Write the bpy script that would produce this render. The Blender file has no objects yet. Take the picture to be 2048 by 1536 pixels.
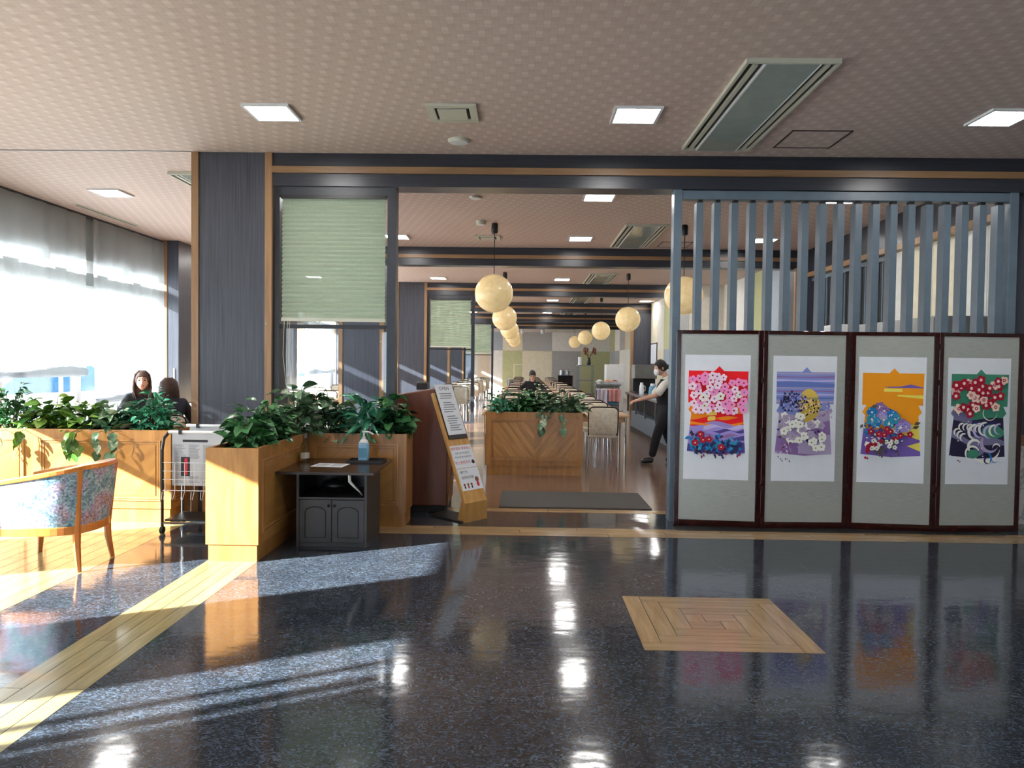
import bpy, bmesh, math, random
from mathutils import Vector, Matrix
from math import sin, cos, pi, radians as R

scene = bpy.context.scene
COL = scene.collection
random.seed(7)

# ------------------------------------------------------------------ camera, sky, sun, exposure
H = 1.45                        # eye height
F = 1450.0                      # focal length in pixels of the 2048 px frame
cd = bpy.data.cameras.new('camera')
cam = bpy.data.objects.new('camera', cd)
COL.objects.link(cam)
cd.sensor_fit = 'HORIZONTAL'; cd.sensor_width = 36.0
cd.lens = 36.0 * F / 2048.0
cd.clip_start = 0.05; cd.clip_end = 300
cam.matrix_world = (Matrix.Translation((0, 0, H)) @ Matrix.Rotation(math.atan(24 / F), 4, 'Z')
                    @ Matrix.Rotation(pi / 2 - math.atan(41 / F), 4, 'X') @ Matrix.Rotation(0.0127, 4, 'Z'))
scene.camera = cam

world = bpy.data.worlds.new('sky'); scene.world = world
world.use_nodes = True
wn = world.node_tree.nodes; wl = world.node_tree.links
bg = wn['Background']
bg.inputs['Color'].default_value = (0.80, 0.89, 1.0, 1)
bg.inputs['Strength'].default_value = 6.0

sd = bpy.data.lights.new('sun', 'SUN'); sun = bpy.data.objects.new('sun', sd); COL.objects.link(sun)
sd.energy = 40.0; sd.angle = R(0.55); sd.color = (1.0, 0.965, 0.90)
SUN = Vector((1.0, 0.53, -0.44)).normalized()
sun.rotation_euler = SUN.to_track_quat('-Z', 'Y').to_euler()
sun.location = (-12, -4, 8)

scene.view_settings.view_transform = 'Standard'
scene.view_settings.look = 'None'
scene.view_settings.gamma = 1.0
scene.view_settings.use_curve_mapping = False
scene.view_settings.exposure = 0.7

# ------------------------------------------------------------------ helpers
def lin(r, g, b):
    def c(v):
        v /= 255.0
        return v / 12.92 if v <= 0.04045 else ((v + 0.055) / 1.055) ** 2.4
    return (c(r), c(g), c(b), 1.0)

MATS = {}
def new_mat(name):
    m = bpy.data.materials.new(name); m.use_nodes = True
    MATS[name] = m
    return m, m.node_tree.nodes, m.node_tree.links, m.node_tree.nodes['Principled BSDF']

def ramp(n, stops, interp='LINEAR'):
    r = n.new('ShaderNodeValToRGB'); r.color_ramp.interpolation = interp
    els = r.color_ramp.elements
    while len(els) < len(stops): els.new(0.5)
    for e, (p, c) in zip(els, stops): e.position = p; e.color = c
    return r

def plain(name, col, rough=0.5, metal=0.0, noise=0.06, scale=9.0, spec=0.5, bump=0.0, alpha=None):
    """Principled with a light noise variation of the base colour."""
    m, n, l, p = new_mat(name)
    tc = n.new('ShaderNodeTexCoord'); nz = n.new('ShaderNodeTexNoise')
    nz.inputs['Scale'].default_value = scale; nz.inputs['Detail'].default_value = 4
    l.new(tc.outputs['Object'], nz.inputs['Vector'])
    a = tuple(max(0, c * (1 - noise * 2)) for c in col[:3]) + (1,)
    b = tuple(min(1, c * (1 + noise * 2)) for c in col[:3]) + (1,)
    rp = ramp(n, [(0.3, a), (0.7, b)])
    l.new(nz.outputs['Fac'], rp.inputs['Fac']); l.new(rp.outputs['Color'], p.inputs['Base Color'])
    p.inputs['Roughness'].default_value = rough; p.inputs['Metallic'].default_value = metal
    p.inputs['Specular IOR Level'].default_value = spec
    if bump:
        bn = n.new('ShaderNodeBump'); bn.inputs['Strength'].default_value = bump; bn.inputs['Distance'].default_value = 0.01
        nz2 = n.new('ShaderNodeTexNoise'); nz2.inputs['Scale'].default_value = scale * 12
        l.new(tc.outputs['Object'], nz2.inputs['Vector']); l.new(nz2.outputs['Fac'], bn.inputs['Height'])
        l.new(bn.outputs['Normal'], p.inputs['Normal'])
    return m

def wood(name, dark, light, stretch=(6, 6, 0.7), rough=0.35, rot=(0, 0, 0), scale=3.0, coat=0.0):
    m, n, l, p = new_mat(name)
    tc = n.new('ShaderNodeTexCoord'); mp = n.new('ShaderNodeMapping'); m0 = n.new('ShaderNodeMapping')
    mp.inputs['Scale'].default_value = stretch; m0.inputs['Rotation'].default_value = rot
    l.new(tc.outputs['Object'], m0.inputs['Vector']); l.new(m0.outputs['Vector'], mp.inputs['Vector'])
    nz = n.new('ShaderNodeTexNoise'); nz.inputs['Scale'].default_value = scale; nz.inputs['Detail'].default_value = 7
    nz.inputs['Roughness'].default_value = 0.6; nz.inputs['Distortion'].default_value = 0.5
    l.new(mp.outputs['Vector'], nz.inputs['Vector'])
    oi = n.new('ShaderNodeObjectInfo')
    rp = ramp(n, [(0.25, dark), (0.72, light)])
    l.new(nz.outputs['Fac'], rp.inputs['Fac'])
    hs = n.new('ShaderNodeHueSaturation'); mr = n.new('ShaderNodeMapRange')
    mr.inputs['To Min'].default_value = 0.9; mr.inputs['To Max'].default_value = 1.1
    l.new(oi.outputs['Random'], mr.inputs['Value']); l.new(mr.outputs['Result'], hs.inputs['Value'])
    l.new(rp.outputs['Color'], hs.inputs['Color']); l.new(hs.outputs['Color'], p.inputs['Base Color'])
    p.inputs['Roughness'].default_value = rough
    if coat: p.inputs['Coat Weight'].default_value = coat; p.inputs['Coat Roughness'].default_value = 0.06
    return m

def glassy(name, tint=(0.95, 0.98, 1, 1), refl=0.08):
    m, n, l, p = new_mat(name)
    n.remove(p); out = n['Material Output']
    tr = n.new('ShaderNodeBsdfTransparent'); tr.inputs['Color'].default_value = tint
    gl = n.new('ShaderNodeBsdfGlossy'); gl.inputs['Roughness'].default_value = 0.02
    lw = n.new('ShaderNodeLayerWeight'); lw.inputs['Blend'].default_value = 0.5
    pw = n.new('ShaderNodeMath'); pw.operation = 'POWER'; pw.inputs[1].default_value = 4.0
    fr = n.new('ShaderNodeMath'); fr.operation = 'MULTIPLY_ADD'; fr.inputs[1].default_value = 0.6; fr.inputs[2].default_value = refl * 0.4
    l.new(lw.outputs['Facing'], pw.inputs[0]); l.new(pw.outputs[0], fr.inputs[0])
    mx = n.new('ShaderNodeMixShader')
    l.new(fr.outputs[0], mx.inputs['Fac']); l.new(tr.outputs[0], mx.inputs[1]); l.new(gl.outputs[0], mx.inputs[2])
    l.new(mx.outputs[0], out.inputs['Surface'])
    return m

def sheer(name, col, see=0.35):
    m, n, l, p = new_mat(name)
    n.remove(p); out = n['Material Output']
    tc = n.new('ShaderNodeTexCoord'); nz = n.new('ShaderNodeTexNoise'); nz.inputs['Scale'].default_value = 60
    l.new(tc.outputs['Object'], nz.inputs['Vector'])
    rp = ramp(n, [(0.2, tuple(c * 0.9 for c in col[:3]) + (1,)), (0.8, col)]); l.new(nz.outputs['Fac'], rp.inputs['Fac'])
    tr = n.new('ShaderNodeBsdfTransparent'); tl = n.new('ShaderNodeBsdfTranslucent'); df = n.new('ShaderNodeBsdfDiffuse')
    l.new(rp.outputs['Color'], tl.inputs['Color']); l.new(rp.outputs['Color'], df.inputs['Color'])
    a = n.new('ShaderNodeMixShader'); a.inputs['Fac'].default_value = 0.5
    l.new(tl.outputs[0], a.inputs[1]); l.new(df.outputs[0], a.inputs[2])
    b = n.new('ShaderNodeMixShader'); b.inputs['Fac'].default_value = 1 - see
    l.new(tr.outputs[0], b.inputs[1]); l.new(a.outputs[0], b.inputs[2]); l.new(b.outputs[0], out.inputs['Surface'])
    return m

def emit(name, col, strength):
    m, n, l, p = new_mat(name)
    p.inputs['Base Color'].default_value = col
    p.inputs['Emission Color'].default_value = col; p.inputs['Emission Strength'].default_value = strength
    return m

class MB:
    """collects geometry, then links it as ONE mesh object"""
    def __init__(s): s.v = []; s.f = []; s.m = []
    def add(s, vs, fs, mi=0):
        o = len(s.v); s.v += [tuple(x) for x in vs]
        s.f += [tuple(i + o for i in f) for f in fs]; s.m += [mi] * len(fs)
        return s
    def box(s, x0, y0, z0, x1, y1, z1, mi=0, M=None):
        if x0 > x1: x0, x1 = x1, x0
        if y0 > y1: y0, y1 = y1, y0
        if z0 > z1: z0, z1 = z1, z0
        vs = [Vector((x, y, z)) for z in (z0, z1) for y in (y0, y1) for x in (x0, x1)]
        if M is not None: vs = [M @ v for v in vs]
        return s.add(vs, [(0, 2, 3, 1), (4, 5, 7, 6), (0, 1, 5, 4), (2, 6, 7, 3), (0, 4, 6, 2), (1, 3, 7, 5)], mi)
    def tube(s, pts, r, seg=8, mi=0, closed=False):
        pts = [Vector(p) for p in pts]; n = len(pts)
        rs = r if isinstance(r, (list, tuple)) else [r] * n
        vs = []; up = None
        for i, p in enumerate(pts):
            if closed: t = pts[(i + 1) % n] - pts[i - 1]
            else: t = pts[min(i + 1, n - 1)] - pts[max(i - 1, 0)]
            t.normalize()
            if up is None:
                up = Vector((0, 0, 1)) if abs(t.z) < 0.9 else Vector((1, 0, 0))
            a = t.cross(up).normalized(); b = a.cross(t).normalized(); up = b
            for k in range(seg):
                g = 2 * pi * k / seg
                vs.append(p + (a * cos(g) + b * sin(g)) * rs[i])
        fs = []
        for i in range(n if closed else n - 1):
            j = (i + 1) % n
            for k in range(seg):
                q = (k + 1) % seg
                fs.append((i * seg + k, i * seg + q, j * seg + q, j * seg + k))
        if not closed: fs += [tuple(range(seg)), tuple((n - 1) * seg + k for k in reversed(range(seg)))]
        return s.add(vs, fs, mi)
    def lathe(s, prof, c=(0, 0, 0), seg=20, mi=0):
        vs = []; fs = []; n = len(prof)
        for r, z in prof:
            for k in range(seg):
                g = 2 * pi * k / seg; vs.append((c[0] + r * cos(g), c[1] + r * sin(g), c[2] + z))
        for i in range(n - 1):
            for k in range(seg):
                q = (k + 1) % seg; fs.append((i * seg + k, i * seg + q, (i + 1) * seg + q, (i + 1) * seg + k))
        fs += [tuple(reversed(range(seg))), tuple((n - 1) * seg + k for k in range(seg))]
        return s.add(vs, fs, mi)
    def ball(s, c, r, seg=16, rings=10, mi=0, fn=None):
        r = r if isinstance(r, (list, tuple)) else (r, r, r)
        vs = []; fs = []
        for i in range(rings + 1):
            th = pi * (0.002 + 0.996 * i / rings)
            for k in range(seg):
                g = 2 * pi * k / seg
                p = Vector((sin(th) * cos(g), sin(th) * sin(g), cos(th)))
                p = Vector((p.x * r[0], p.y * r[1], p.z * r[2]))
                if fn: p = fn(p)
                vs.append(p + Vector(c))
        for i in range(rings):
            for k in range(seg):
                q = (k + 1) % seg; fs.append((i * seg + k, (i + 1) * seg + k, (i + 1) * seg + q, i * seg + q))
        fs += [tuple(range(seg)), tuple(rings * seg + k for k in reversed(range(seg)))]
        return s.add(vs, fs, mi)
    def prism(s, poly, d0, d1, axis='y', mi=0, M=None):
        """poly of 2D points extruded along axis ('y': points are x,z ; 'z': x,y ; 'x': y,z)"""
        def P(a, b, d):
            v = Vector((a, d, b)) if axis == 'y' else Vector((a, b, d)) if axis == 'z' else Vector((d, a, b))
            return M @ v if M is not None else v
        n = len(poly)
        vs = [P(a, b, d0) for a, b in poly] + [P(a, b, d1) for a, b in poly]
        fs = [tuple(range(n)), tuple(reversed(range(n, 2 * n)))]
        fs += [(i, i + n, (i + 1) % n + n, (i + 1) % n) for i in range(n)]
        return s.add(vs, fs, mi)
    def poly(s, pts, mi=0): return s.add(pts, [tuple(range(len(pts)))], mi)
    def grid(s, fn, nu, nv, mi=0):
        vs = [fn(i / nu, j / nv) for j in range(nv + 1) for i in range(nu + 1)]
        fs = [(j * (nu + 1) + i, j * (nu + 1) + i + 1, (j + 1) * (nu + 1) + i + 1, (j + 1) * (nu + 1) + i)
              for j in range(nv) for i in range(nu)]
        return s.add(vs, fs, mi)
    def mesh(s, me, M=None, mi=0):
        M = M or Matrix()
        return s.add([M @ v.co for v in me.vertices], [tuple(p.vertices) for p in me.polygons], mi)
    def data(s, name, mats, smooth=False):
        me = bpy.data.meshes.new(name); me.from_pydata(s.v, [], s.f)
        for m in (mats if isinstance(mats, (list, tuple)) else [mats]):
            me.materials.append(MATS[m] if isinstance(m, str) else m)
        me.polygons.foreach_set('material_index', s.m)
        bm = bmesh.new(); bm.from_mesh(me); bmesh.ops.recalc_face_normals(bm, faces=bm.faces[:]); bm.to_mesh(me); bm.free()
        if smooth:
            me.shade_smooth(); me.set_sharp_from_angle(angle=R(40))
        me.update()
        return me
    def build(s, name, mats, parent=None, world=True, bevel=0.0, smooth=False, label=None):
        return link(name, s.data(name, mats, smooth), parent, world, bevel, label)

def wm(o):
    m = o.matrix_basis.copy() if o.parent is None else wm(o.parent) @ o.matrix_parent_inverse @ o.matrix_basis
    return m

def link(name, me, parent=None, world=True, bevel=0.0, label=None):
    o = bpy.data.objects.new(name, me); COL.objects.link(o)
    if parent is not None:
        o.parent = parent
        if world: o.matrix_parent_inverse = wm(parent).inverted()
    if bevel:
        b = o.modifiers.new('bevel', 'BEVEL'); b.width = bevel; b.segments = 2; b.limit_method = 'ANGLE'; b.angle_limit = R(50)
    if label: o['label'] = label
    return o

def tag(o, label, cat, group=None):
    o['label'] = label; o['category'] = cat
    if group: o['group'] = group
    return o

def thing(name, label, cat, loc=(0, 0, 0), rz=0.0, group=None):
    o = bpy.data.objects.new(name, None); COL.objects.link(o)
    o.location = loc; o.rotation_euler = (0, 0, rz); o.empty_display_size = 0.1
    return tag(o, label, cat, group)

def struct(o, label=None):
    o['kind'] = 'structure'
    if label: o['label'] = label
    return o

def holder(name, loc, label=None):
    o = bpy.data.objects.new(name, None); COL.objects.link(o); o.location = loc
    return struct(o, label)

def kids(o): return [c for c in COL.objects if c.parent is o]
def copy_tree(o, parent=None, _cache={}):
    c = o.copy(); COL.objects.link(c)
    if parent is not None: c.parent = parent
    for ch in list(o.children): copy_tree(ch, c)
    return c

ORD = ['first', 'second', 'third', 'fourth', 'fifth', 'sixth', 'seventh', 'eighth', 'ninth', 'tenth', 'eleventh', 'twelfth', 'thirteenth',
       'fourteenth', 'fifteenth', 'sixteenth', 'seventeenth', 'eighteenth', 'nineteenth', 'twentieth']

# ------------------------------------------------------------------ materials
def woven_ceiling():
    m, n, l, p = new_mat('woven_wallpaper')
    tc = n.new('ShaderNodeTexCoord')
    sp = n.new('ShaderNodeSeparateXYZ'); l.new(tc.outputs['Object'], sp.inputs[0])
    def M(op, a, b=None, c=None):
        k = n.new('ShaderNodeMath'); k.operation = op
        for i, v in enumerate((a, b, c)):
            if v is None: continue
            if isinstance(v, (int, float)): k.inputs[i].default_value = v
            else: l.new(v, k.inputs[i])
        return k.outputs[0]
    S = 1 / 0.042
    x = M('MULTIPLY', sp.outputs[0], S); y = M('MULTIPLY', sp.outputs[1], S)
    fx = M('FLOOR', x); fy = M('FLOOR', y)
    chk = M('MODULO', M('ADD', M('ADD', fx, fy), 4000), 2)             # basket weave: alternate strip direction
    d1 = M('MODULO', M('ADD', M('ADD', fx, M('MULTIPLY', fy, 3)), 9000), 8)
    hot = M('LESS_THAN', d1, 0.5)                                      # pale squares on a diagonal repeat
    mid = M('LESS_THAN', M('ABSOLUTE', M('SUBTRACT', d1, 3.0)), 1.1)
    gx = M('FRACT', x); gy = M('FRACT', y)
    ex = M('MINIMUM', gx, M('SUBTRACT', 1.0, gx)); ey = M('MINIMUM', gy, M('SUBTRACT', 1.0, gy))
    edge = M('LESS_THAN', M('MINIMUM', ex, ey), 0.05)
    rib = M('ADD', M('MULTIPLY', chk, M('SINE', M('MULTIPLY', gx, 38.0))),
            M('MULTIPLY', M('SUBTRACT', 1.0, chk), M('SINE', M('MULTIPLY', gy, 38.0))))
    nz = n.new('ShaderNodeTexNoise'); nz.inputs['Scale'].default_value = 0.5; l.new(tc.outputs['Object'], nz.inputs['Vector'])
    val = M('ADD', M('MULTIPLY', hot, 0.36), M('MULTIPLY', mid, 0.13))
    val = M('ADD', val, M('MULTIPLY', chk, 0.12)); val = M('SUBTRACT', val, M('MULTIPLY', edge, 0.13))
    val = M('ADD', val, M('MULTIPLY', rib, 0.035)); val = M('ADD', val, M('MULTIPLY', nz.outputs['Fac'], 0.22))
    rp = ramp(n, [(0.0, lin(188, 166, 156)), (0.35, lin(210, 190, 181)), (0.85, lin(236, 221, 214))])
    l.new(val, rp.inputs['Fac']); l.new(rp.outputs['Color'], p.inputs['Base Color'])
    p.inputs['Roughness'].default_value = 0.62
    bn = n.new('ShaderNodeBump'); bn.inputs['Strength'].default_value = 0.25; bn.inputs['Distance'].default_value = 0.002
    l.new(M('SUBTRACT', rib, M('MULTIPLY', edge, 2.0)), bn.inputs['Height']); l.new(bn.outputs['Normal'], p.inputs['Normal'])
woven_ceiling()

def black_tile():
    m, n, l, p = new_mat('black_marbled_tile')
    tc = n.new('ShaderNodeTexCoord')
    mp = n.new('ShaderNodeMapping'); mp.inputs['Scale'].default_value = (1.0, 1.7, 1); l.new(tc.outputs['Object'], mp.inputs['Vector'])
    a = n.new('ShaderNodeTexNoise'); a.inputs['Scale'].default_value = 26; a.inputs['Detail'].default_value = 8; a.inputs['Distortion'].default_value = 2.8
    b = n.new('ShaderNodeTexNoise'); b.inputs['Scale'].default_value = 3.0; b.inputs['Detail'].default_value = 3
    l.new(mp.outputs['Vector'], a.inputs['Vector']); l.new(tc.outputs['Object'], b.inputs['Vector'])
    r1 = ramp(n, [(0.34, lin(32, 34, 37)), (0.52, lin(51, 56, 63)), (0.62, lin(84, 97, 114)), (0.72, lin(52, 57, 65))])
    l.new(a.outputs['Fac'], r1.inputs['Fac'])
    r2 = ramp(n, [(0.3, (0.72, 0.74, 0.78, 1)), (0.7, (1.12, 1.12, 1.1, 1))]); l.new(b.outputs['Fac'], r2.inputs['Fac'])
    mx = n.new('ShaderNodeMix'); mx.data_type = 'RGBA'; mx.blend_type = 'MULTIPLY'; mx.inputs['Factor'].default_value = 1
    l.new(r1.outputs['Color'], mx.inputs[6]); l.new(r2.outputs['Color'], mx.inputs[7]); l.new(mx.outputs[2], p.inputs['Base Color'])
    p.inputs['Roughness'].default_value = 0.1; p.inputs['Specular IOR Level'].default_value = 0.6
    w = n.new('ShaderNodeTexNoise'); w.inputs['Scale'].default_value = 5; w.inputs['Detail'].default_value = 2
    l.new(mp.outputs['Vector'], w.inputs['Vector'])
    bn = n.new('ShaderNodeBump'); bn.inputs['Strength'].default_value = 0.06; bn.inputs['Distance'].default_value = 0.02
    l.new(w.outputs['Fac'], bn.inputs['Height']); l.new(bn.outputs['Normal'], p.inputs['Normal'])
black_tile()

def dining_floor():
    m, n, l, p = new_mat('brown_plank_vinyl')
    tc = n.new('ShaderNodeTexCoord')
    br = n.new('ShaderNodeTexBrick'); br.inputs['Scale'].default_value = 1.0
    br.inputs['Brick Width'].default_value = 0.9; br.inputs['Row Height'].default_value = 0.11
    br.inputs['Mortar Size'].default_value = 0.002
    br.inputs['Color1'].default_value = lin(110, 86, 72); br.inputs['Color2'].default_value = lin(134, 106, 88)
    br.inputs['Mortar'].default_value = lin(60, 42, 34)
    l.new(tc.outputs['Object'], br.inputs['Vector'])
    mp = n.new('ShaderNodeMapping'); mp.inputs['Scale'].default_value = (2, 18, 2); l.new(tc.outputs['Object'], mp.inputs['Vector'])
    nz = n.new('ShaderNodeTexNoise'); nz.inputs['Scale'].default_value = 3; nz.inputs['Detail'].default_value = 6; l.new(mp.outputs['Vector'], nz.inputs['Vector'])
    r2 = ramp(n, [(0.3, (0.8, 0.78, 0.76, 1)), (0.7, (1.1, 1.1, 1.1, 1))]); l.new(nz.outputs['Fac'], r2.inputs['Fac'])
    mx = n.new('ShaderNodeMix'); mx.data_type = 'RGBA'; mx.blend_type = 'MULTIPLY'; mx.inputs['Factor'].default_value = 1
    l.new(br.outputs['Color'], mx.inputs[6]); l.new(r2.outputs['Color'], mx.inputs[7]); l.new(mx.outputs[2], p.inputs['Base Color'])
    p.inputs['Roughness'].default_value = 0.16
dining_floor()

def mosaic_fabric():
    m, n, l, p = new_mat('mosaic_upholstery')
    tc = n.new('ShaderNodeTexCoord'); v = n.new('ShaderNodeTexVoronoi'); v.inputs['Scale'].default_value = 90
    b = n.new('ShaderNodeTexNoise'); b.inputs['Scale'].default_value = 5.5; b.inputs['Detail'].default_value = 2
    l.new(tc.outputs['Object'], v.inputs['Vector']); l.new(tc.outputs['Object'], b.inputs['Vector'])
    r = ramp(n, [(0.3, lin(78, 112, 146)), (0.42, lin(120, 148, 162)), (0.5, lin(140, 140, 170)), (0.6, lin(150, 124, 134)), (0.72, lin(150, 148, 146))])
    l.new(b.outputs['Fac'], r.inputs['Fac'])
    r2 = ramp(n, [(0.1, (0.45, 0.45, 0.5, 1)), (0.9, (1.7, 1.7, 1.6, 1))]); l.new(v.outputs['Color'], r2.inputs['Fac'])
    mx = n.new('ShaderNodeMix'); mx.data_type = 'RGBA'; mx.blend_type = 'MULTIPLY'; mx.inputs['Factor'].default_value = 1
    l.new(r.outputs['Color'], mx.inputs[6]); l.new(r2.outputs['Color'], mx.inputs[7]); l.new(mx.outputs[2], p.inputs['Base Color'])
    p.inputs['Roughness'].default_value = 0.8
mosaic_fabric()

def washi():
    m, n, l, p = new_mat('cream_globe_shade')
    tc = n.new('ShaderNodeTexCoord'); nz = n.new('ShaderNodeTexNoise'); nz.inputs['Scale'].default_value = 7
    nz.inputs['Detail'].default_value = 6; nz.inputs['Distortion'].default_value = 1.5; l.new(tc.outputs['Object'], nz.inputs['Vector'])
    r = ramp(n, [(0.3, lin(226, 196, 138)), (0.7, lin(238, 216, 168))]); l.new(nz.outputs['Fac'], r.inputs['Fac'])
    l.new(r.outputs['Color'], p.inputs['Base Color']); p.inputs['Roughness'].default_value = 0.22
    l.new(r.outputs['Color'], p.inputs['Emission Color']); p.inputs['Emission Strength'].default_value = 0.22
washi()

def leafmat(name, a, b, vein=None):
    m, n, l, p = new_mat(name)
    tc = n.new('ShaderNodeTexCoord'); nz = n.new('ShaderNodeTexNoise'); nz.inputs['Scale'].default_value = 30; nz.inputs['Detail'].default_value = 4
    oi = n.new('ShaderNodeObjectInfo'); l.new(tc.outputs['Object'], nz.inputs['Vector'])
    ad = n.new('ShaderNodeMath'); ad.operation = 'ADD'; mu = n.new('ShaderNodeMath'); mu.operation = 'MULTIPLY_ADD'
    mu.inputs[1].default_value = 0.6; mu.inputs[2].default_value = -0.3
    l.new(oi.outputs['Random'], mu.inputs[0]); l.new(nz.outputs['Fac'], ad.inputs[0]); l.new(mu.outputs[0], ad.inputs[1])
    st = [(0.25, a), (0.7, b)]
    if vein: st += [(0.72, vein)]
    r = ramp(n, st); l.new(ad.outputs[0], r.inputs['Fac']); l.new(r.outputs['Color'], p.inputs['Base Color'])
    p.inputs['Roughness'].default_value = 0.24
leafmat('leaf_deep', lin(30, 80, 48), lin(92, 150, 92))
leafmat('leaf_teal', lin(24, 92, 68), lin(84, 168, 130))
leafmat('leaf_lime', lin(60, 104, 38), lin(142, 176, 80))
leafmat('leaf_mottled', lin(60, 96, 70), lin(124, 158, 118), lin(190, 200, 176))
leafmat('leaf_autumn', lin(150, 60, 30), lin(220, 140, 60))
leafmat('leaf_tree', lin(50, 84, 40), lin(120, 140, 60))

def speckle(name, base, dark, rough=0.9, scale=260):
    m, n, l, p = new_mat(name)
    tc = n.new('ShaderNodeTexCoord'); nz = n.new('ShaderNodeTexNoise'); nz.inputs['Scale'].default_value = scale
    l.new(tc.outputs['Object'], nz.inputs['Vector']); r = ramp(n, [(0.35, dark), (0.65, base)])
    l.new(nz.outputs['Fac'], r.inputs['Fac']); l.new(r.outputs['Color'], p.inputs['Base Color'])
    p.inputs['Roughness'].default_value = rough
speckle('entrance_carpet', lin(92, 88, 84), lin(48, 47, 46))
speckle('soil', lin(48, 36, 28), lin(22, 16, 12), scale=60)

def chair_fabric():
    m, n, l, p = new_mat('cream_patterned_vinyl')
    tc = n.new('ShaderNodeTexCoord'); v = n.new('ShaderNodeTexVoronoi'); v.inputs['Scale'].default_value = 24
    l.new(tc.outputs['Object'], v.inputs['Vector'])
    r = ramp(n, [(0.0, lin(208, 196, 170)), (0.5, lin(226, 216, 194)), (0.9, lin(234, 226, 208))])
    l.new(v.outputs['Distance'], r.inputs['Fac']); l.new(r.outputs['Color'], p.inputs['Base Color']); p.inputs['Roughness'].default_value = 0.45
chair_fabric()

def silk():
    m, n, l, p = new_mat('silver_silk')
    tc = n.new('ShaderNodeTexCoord'); mp = n.new('ShaderNodeMapping'); mp.inputs['Scale'].default_value = (3, 3, 160)
    nz = n.new('ShaderNodeTexNoise'); nz.inputs['Scale'].default_value = 4; l.new(tc.outputs['Object'], mp.inputs['Vector']); l.new(mp.outputs['Vector'], nz.inputs['Vector'])
    r = ramp(n, [(0.3, lin(162, 165, 158)), (0.7, lin(188, 191, 184))]); l.new(nz.outputs['Fac'], r.inputs['Fac'])
    l.new(r.outputs['Color'], p.inputs['Base Color']); p.inputs['Roughness'].default_value = 0.38; p.inputs['Metallic'].default_value = 0.25
silk()

def marble():
    m, n, l, p = new_mat('pale_marble')
    tc = n.new('ShaderNodeTexCoord'); nz = n.new('ShaderNodeTexNoise'); nz.inputs['Scale'].default_value = 4; nz.inputs['Detail'].default_value = 8; nz.inputs['Distortion'].default_value = 2
    l.new(tc.outputs['Object'], nz.inputs['Vector']); r = ramp(n, [(0.42, lin(222, 220, 212)), (0.5, lin(170, 176, 168)), (0.56, lin(226, 224, 218))])
    l.new(nz.outputs['Fac'], r.inputs['Fac']); l.new(r.outputs['Color'], p.inputs['Base Color']); p.inputs['Roughness'].default_value = 0.2
marble()

wood('honey_wood', lin(146, 96, 44), lin(188, 136, 74), (5, 5, 0.6), 0.32)
wood('honey_veneer_left', lin(138, 90, 42), lin(198, 146, 80), (6, 1, 0.4), 0.3, (0, R(38), 0), 3.5)
wood('honey_veneer_right', lin(138, 90, 42), lin(198, 146, 80), (6, 1, 0.4), 0.3, (0, R(-38), 0), 3.5)
wood('honey_veneer_plain', lin(150, 100, 48), lin(186, 136, 74), (4, 1, 0.5), 0.3, (0, R(-50), 0), 3.0)
wood('moulding_wood', lin(164, 112, 58), lin(204, 152, 90), (6, 6, 0.6), 0.3)
wood('trim_wood', lin(130, 98, 68), lin(162, 126, 90), (8, 8, 0.6), 0.35)
wood('trim_wood_across', lin(130, 98, 68), lin(162, 126, 90), (0.6, 8, 8), 0.35)
wood('podium_wood', lin(92, 44, 22), lin(124, 66, 36), (7, 7, 0.5), 0.4)
wood('sign_wood', lin(178, 128, 66), lin(208, 160, 92), (8, 8, 0.8), 0.4)
wood('chair_wood', lin(168, 96, 40), lin(204, 132, 66), (5, 5, 1), 0.3)
wood('table_wood', lin(178, 140, 104), lin(206, 172, 136), (1, 9, 2), 0.35)
wood('plank_lengthwise', lin(132, 120, 80), lin(166, 154, 108), (9, 0.8, 1), 0.2, coat=0.3)
wood('plank_across', lin(142, 114, 80), lin(178, 150, 110), (0.8, 9, 1), 0.2, coat=0.3)
wood('plank_inlay', lin(142, 114, 80), lin(178, 150, 110), (9, 0.8, 1), 0.2, coat=0.3)
wood('dark_laminate', lin(47, 49, 58), lin(80, 83, 95), (26, 26, 0.5), 0.33, scale=3)
wood('dark_laminate_across', lin(36, 38, 46), lin(56, 59, 69), (0.4, 26, 26), 0.3, scale=3)
wood('table_espresso', lin(36, 24, 20), lin(58, 40, 34), (1, 8, 8), 0.22)
plain('cabinet_espresso', lin(48, 43, 43), 0.4)
plain('cabinet_dark', lin(30, 24, 24), 0.5)
plain('slat_grey', lin(98, 114, 128), 0.35, noise=0.04)
plain('frame_black', lin(30, 30, 34), 0.35)
plain('frame_dark', lin(48, 52, 61), 0.35)
plain('lacquer_maroon', lin(48, 16, 14), 0.12, noise=0.12)
plain('newsprint', lin(176, 180, 184), 0.8, noise=0.02)
plain('paper_white', lin(226, 230, 236), 0.6, noise=0.01)
plain('window_white', lin(214, 220, 222), 0.45, noise=0.02)
plain('wall_cream', lin(206, 200, 190), 0.7, noise=0.03)
plain('panel_white', lin(224, 223, 217), 0.7, noise=0.03)
plain('panel_cream', lin(220, 212, 188), 0.7, noise=0.03)
plain('panel_grey', lin(168, 168, 166), 0.7, noise=0.03)
plain('panel_bluegrey', lin(156, 166, 176), 0.7, noise=0.03)
plain('panel_green', lin(186, 188, 142), 0.7, noise=0.03)
plain('panel_tan', lin(206, 186, 162), 0.7, noise=0.03)
plain('vent_cream', lin(196, 196, 180), 0.45, noise=0.02)
plain('slot_black', lin(14, 14, 15), 0.6)
plain('cassette_panel', lin(150, 164, 158), 0.14, noise=0.03, spec=0.9)
plain('chrome', lin(210, 212, 214), 0.12, 1.0, noise=0.01)
plain('steel', lin(150, 154, 158), 0.3, 0.9, noise=0.04)
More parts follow.
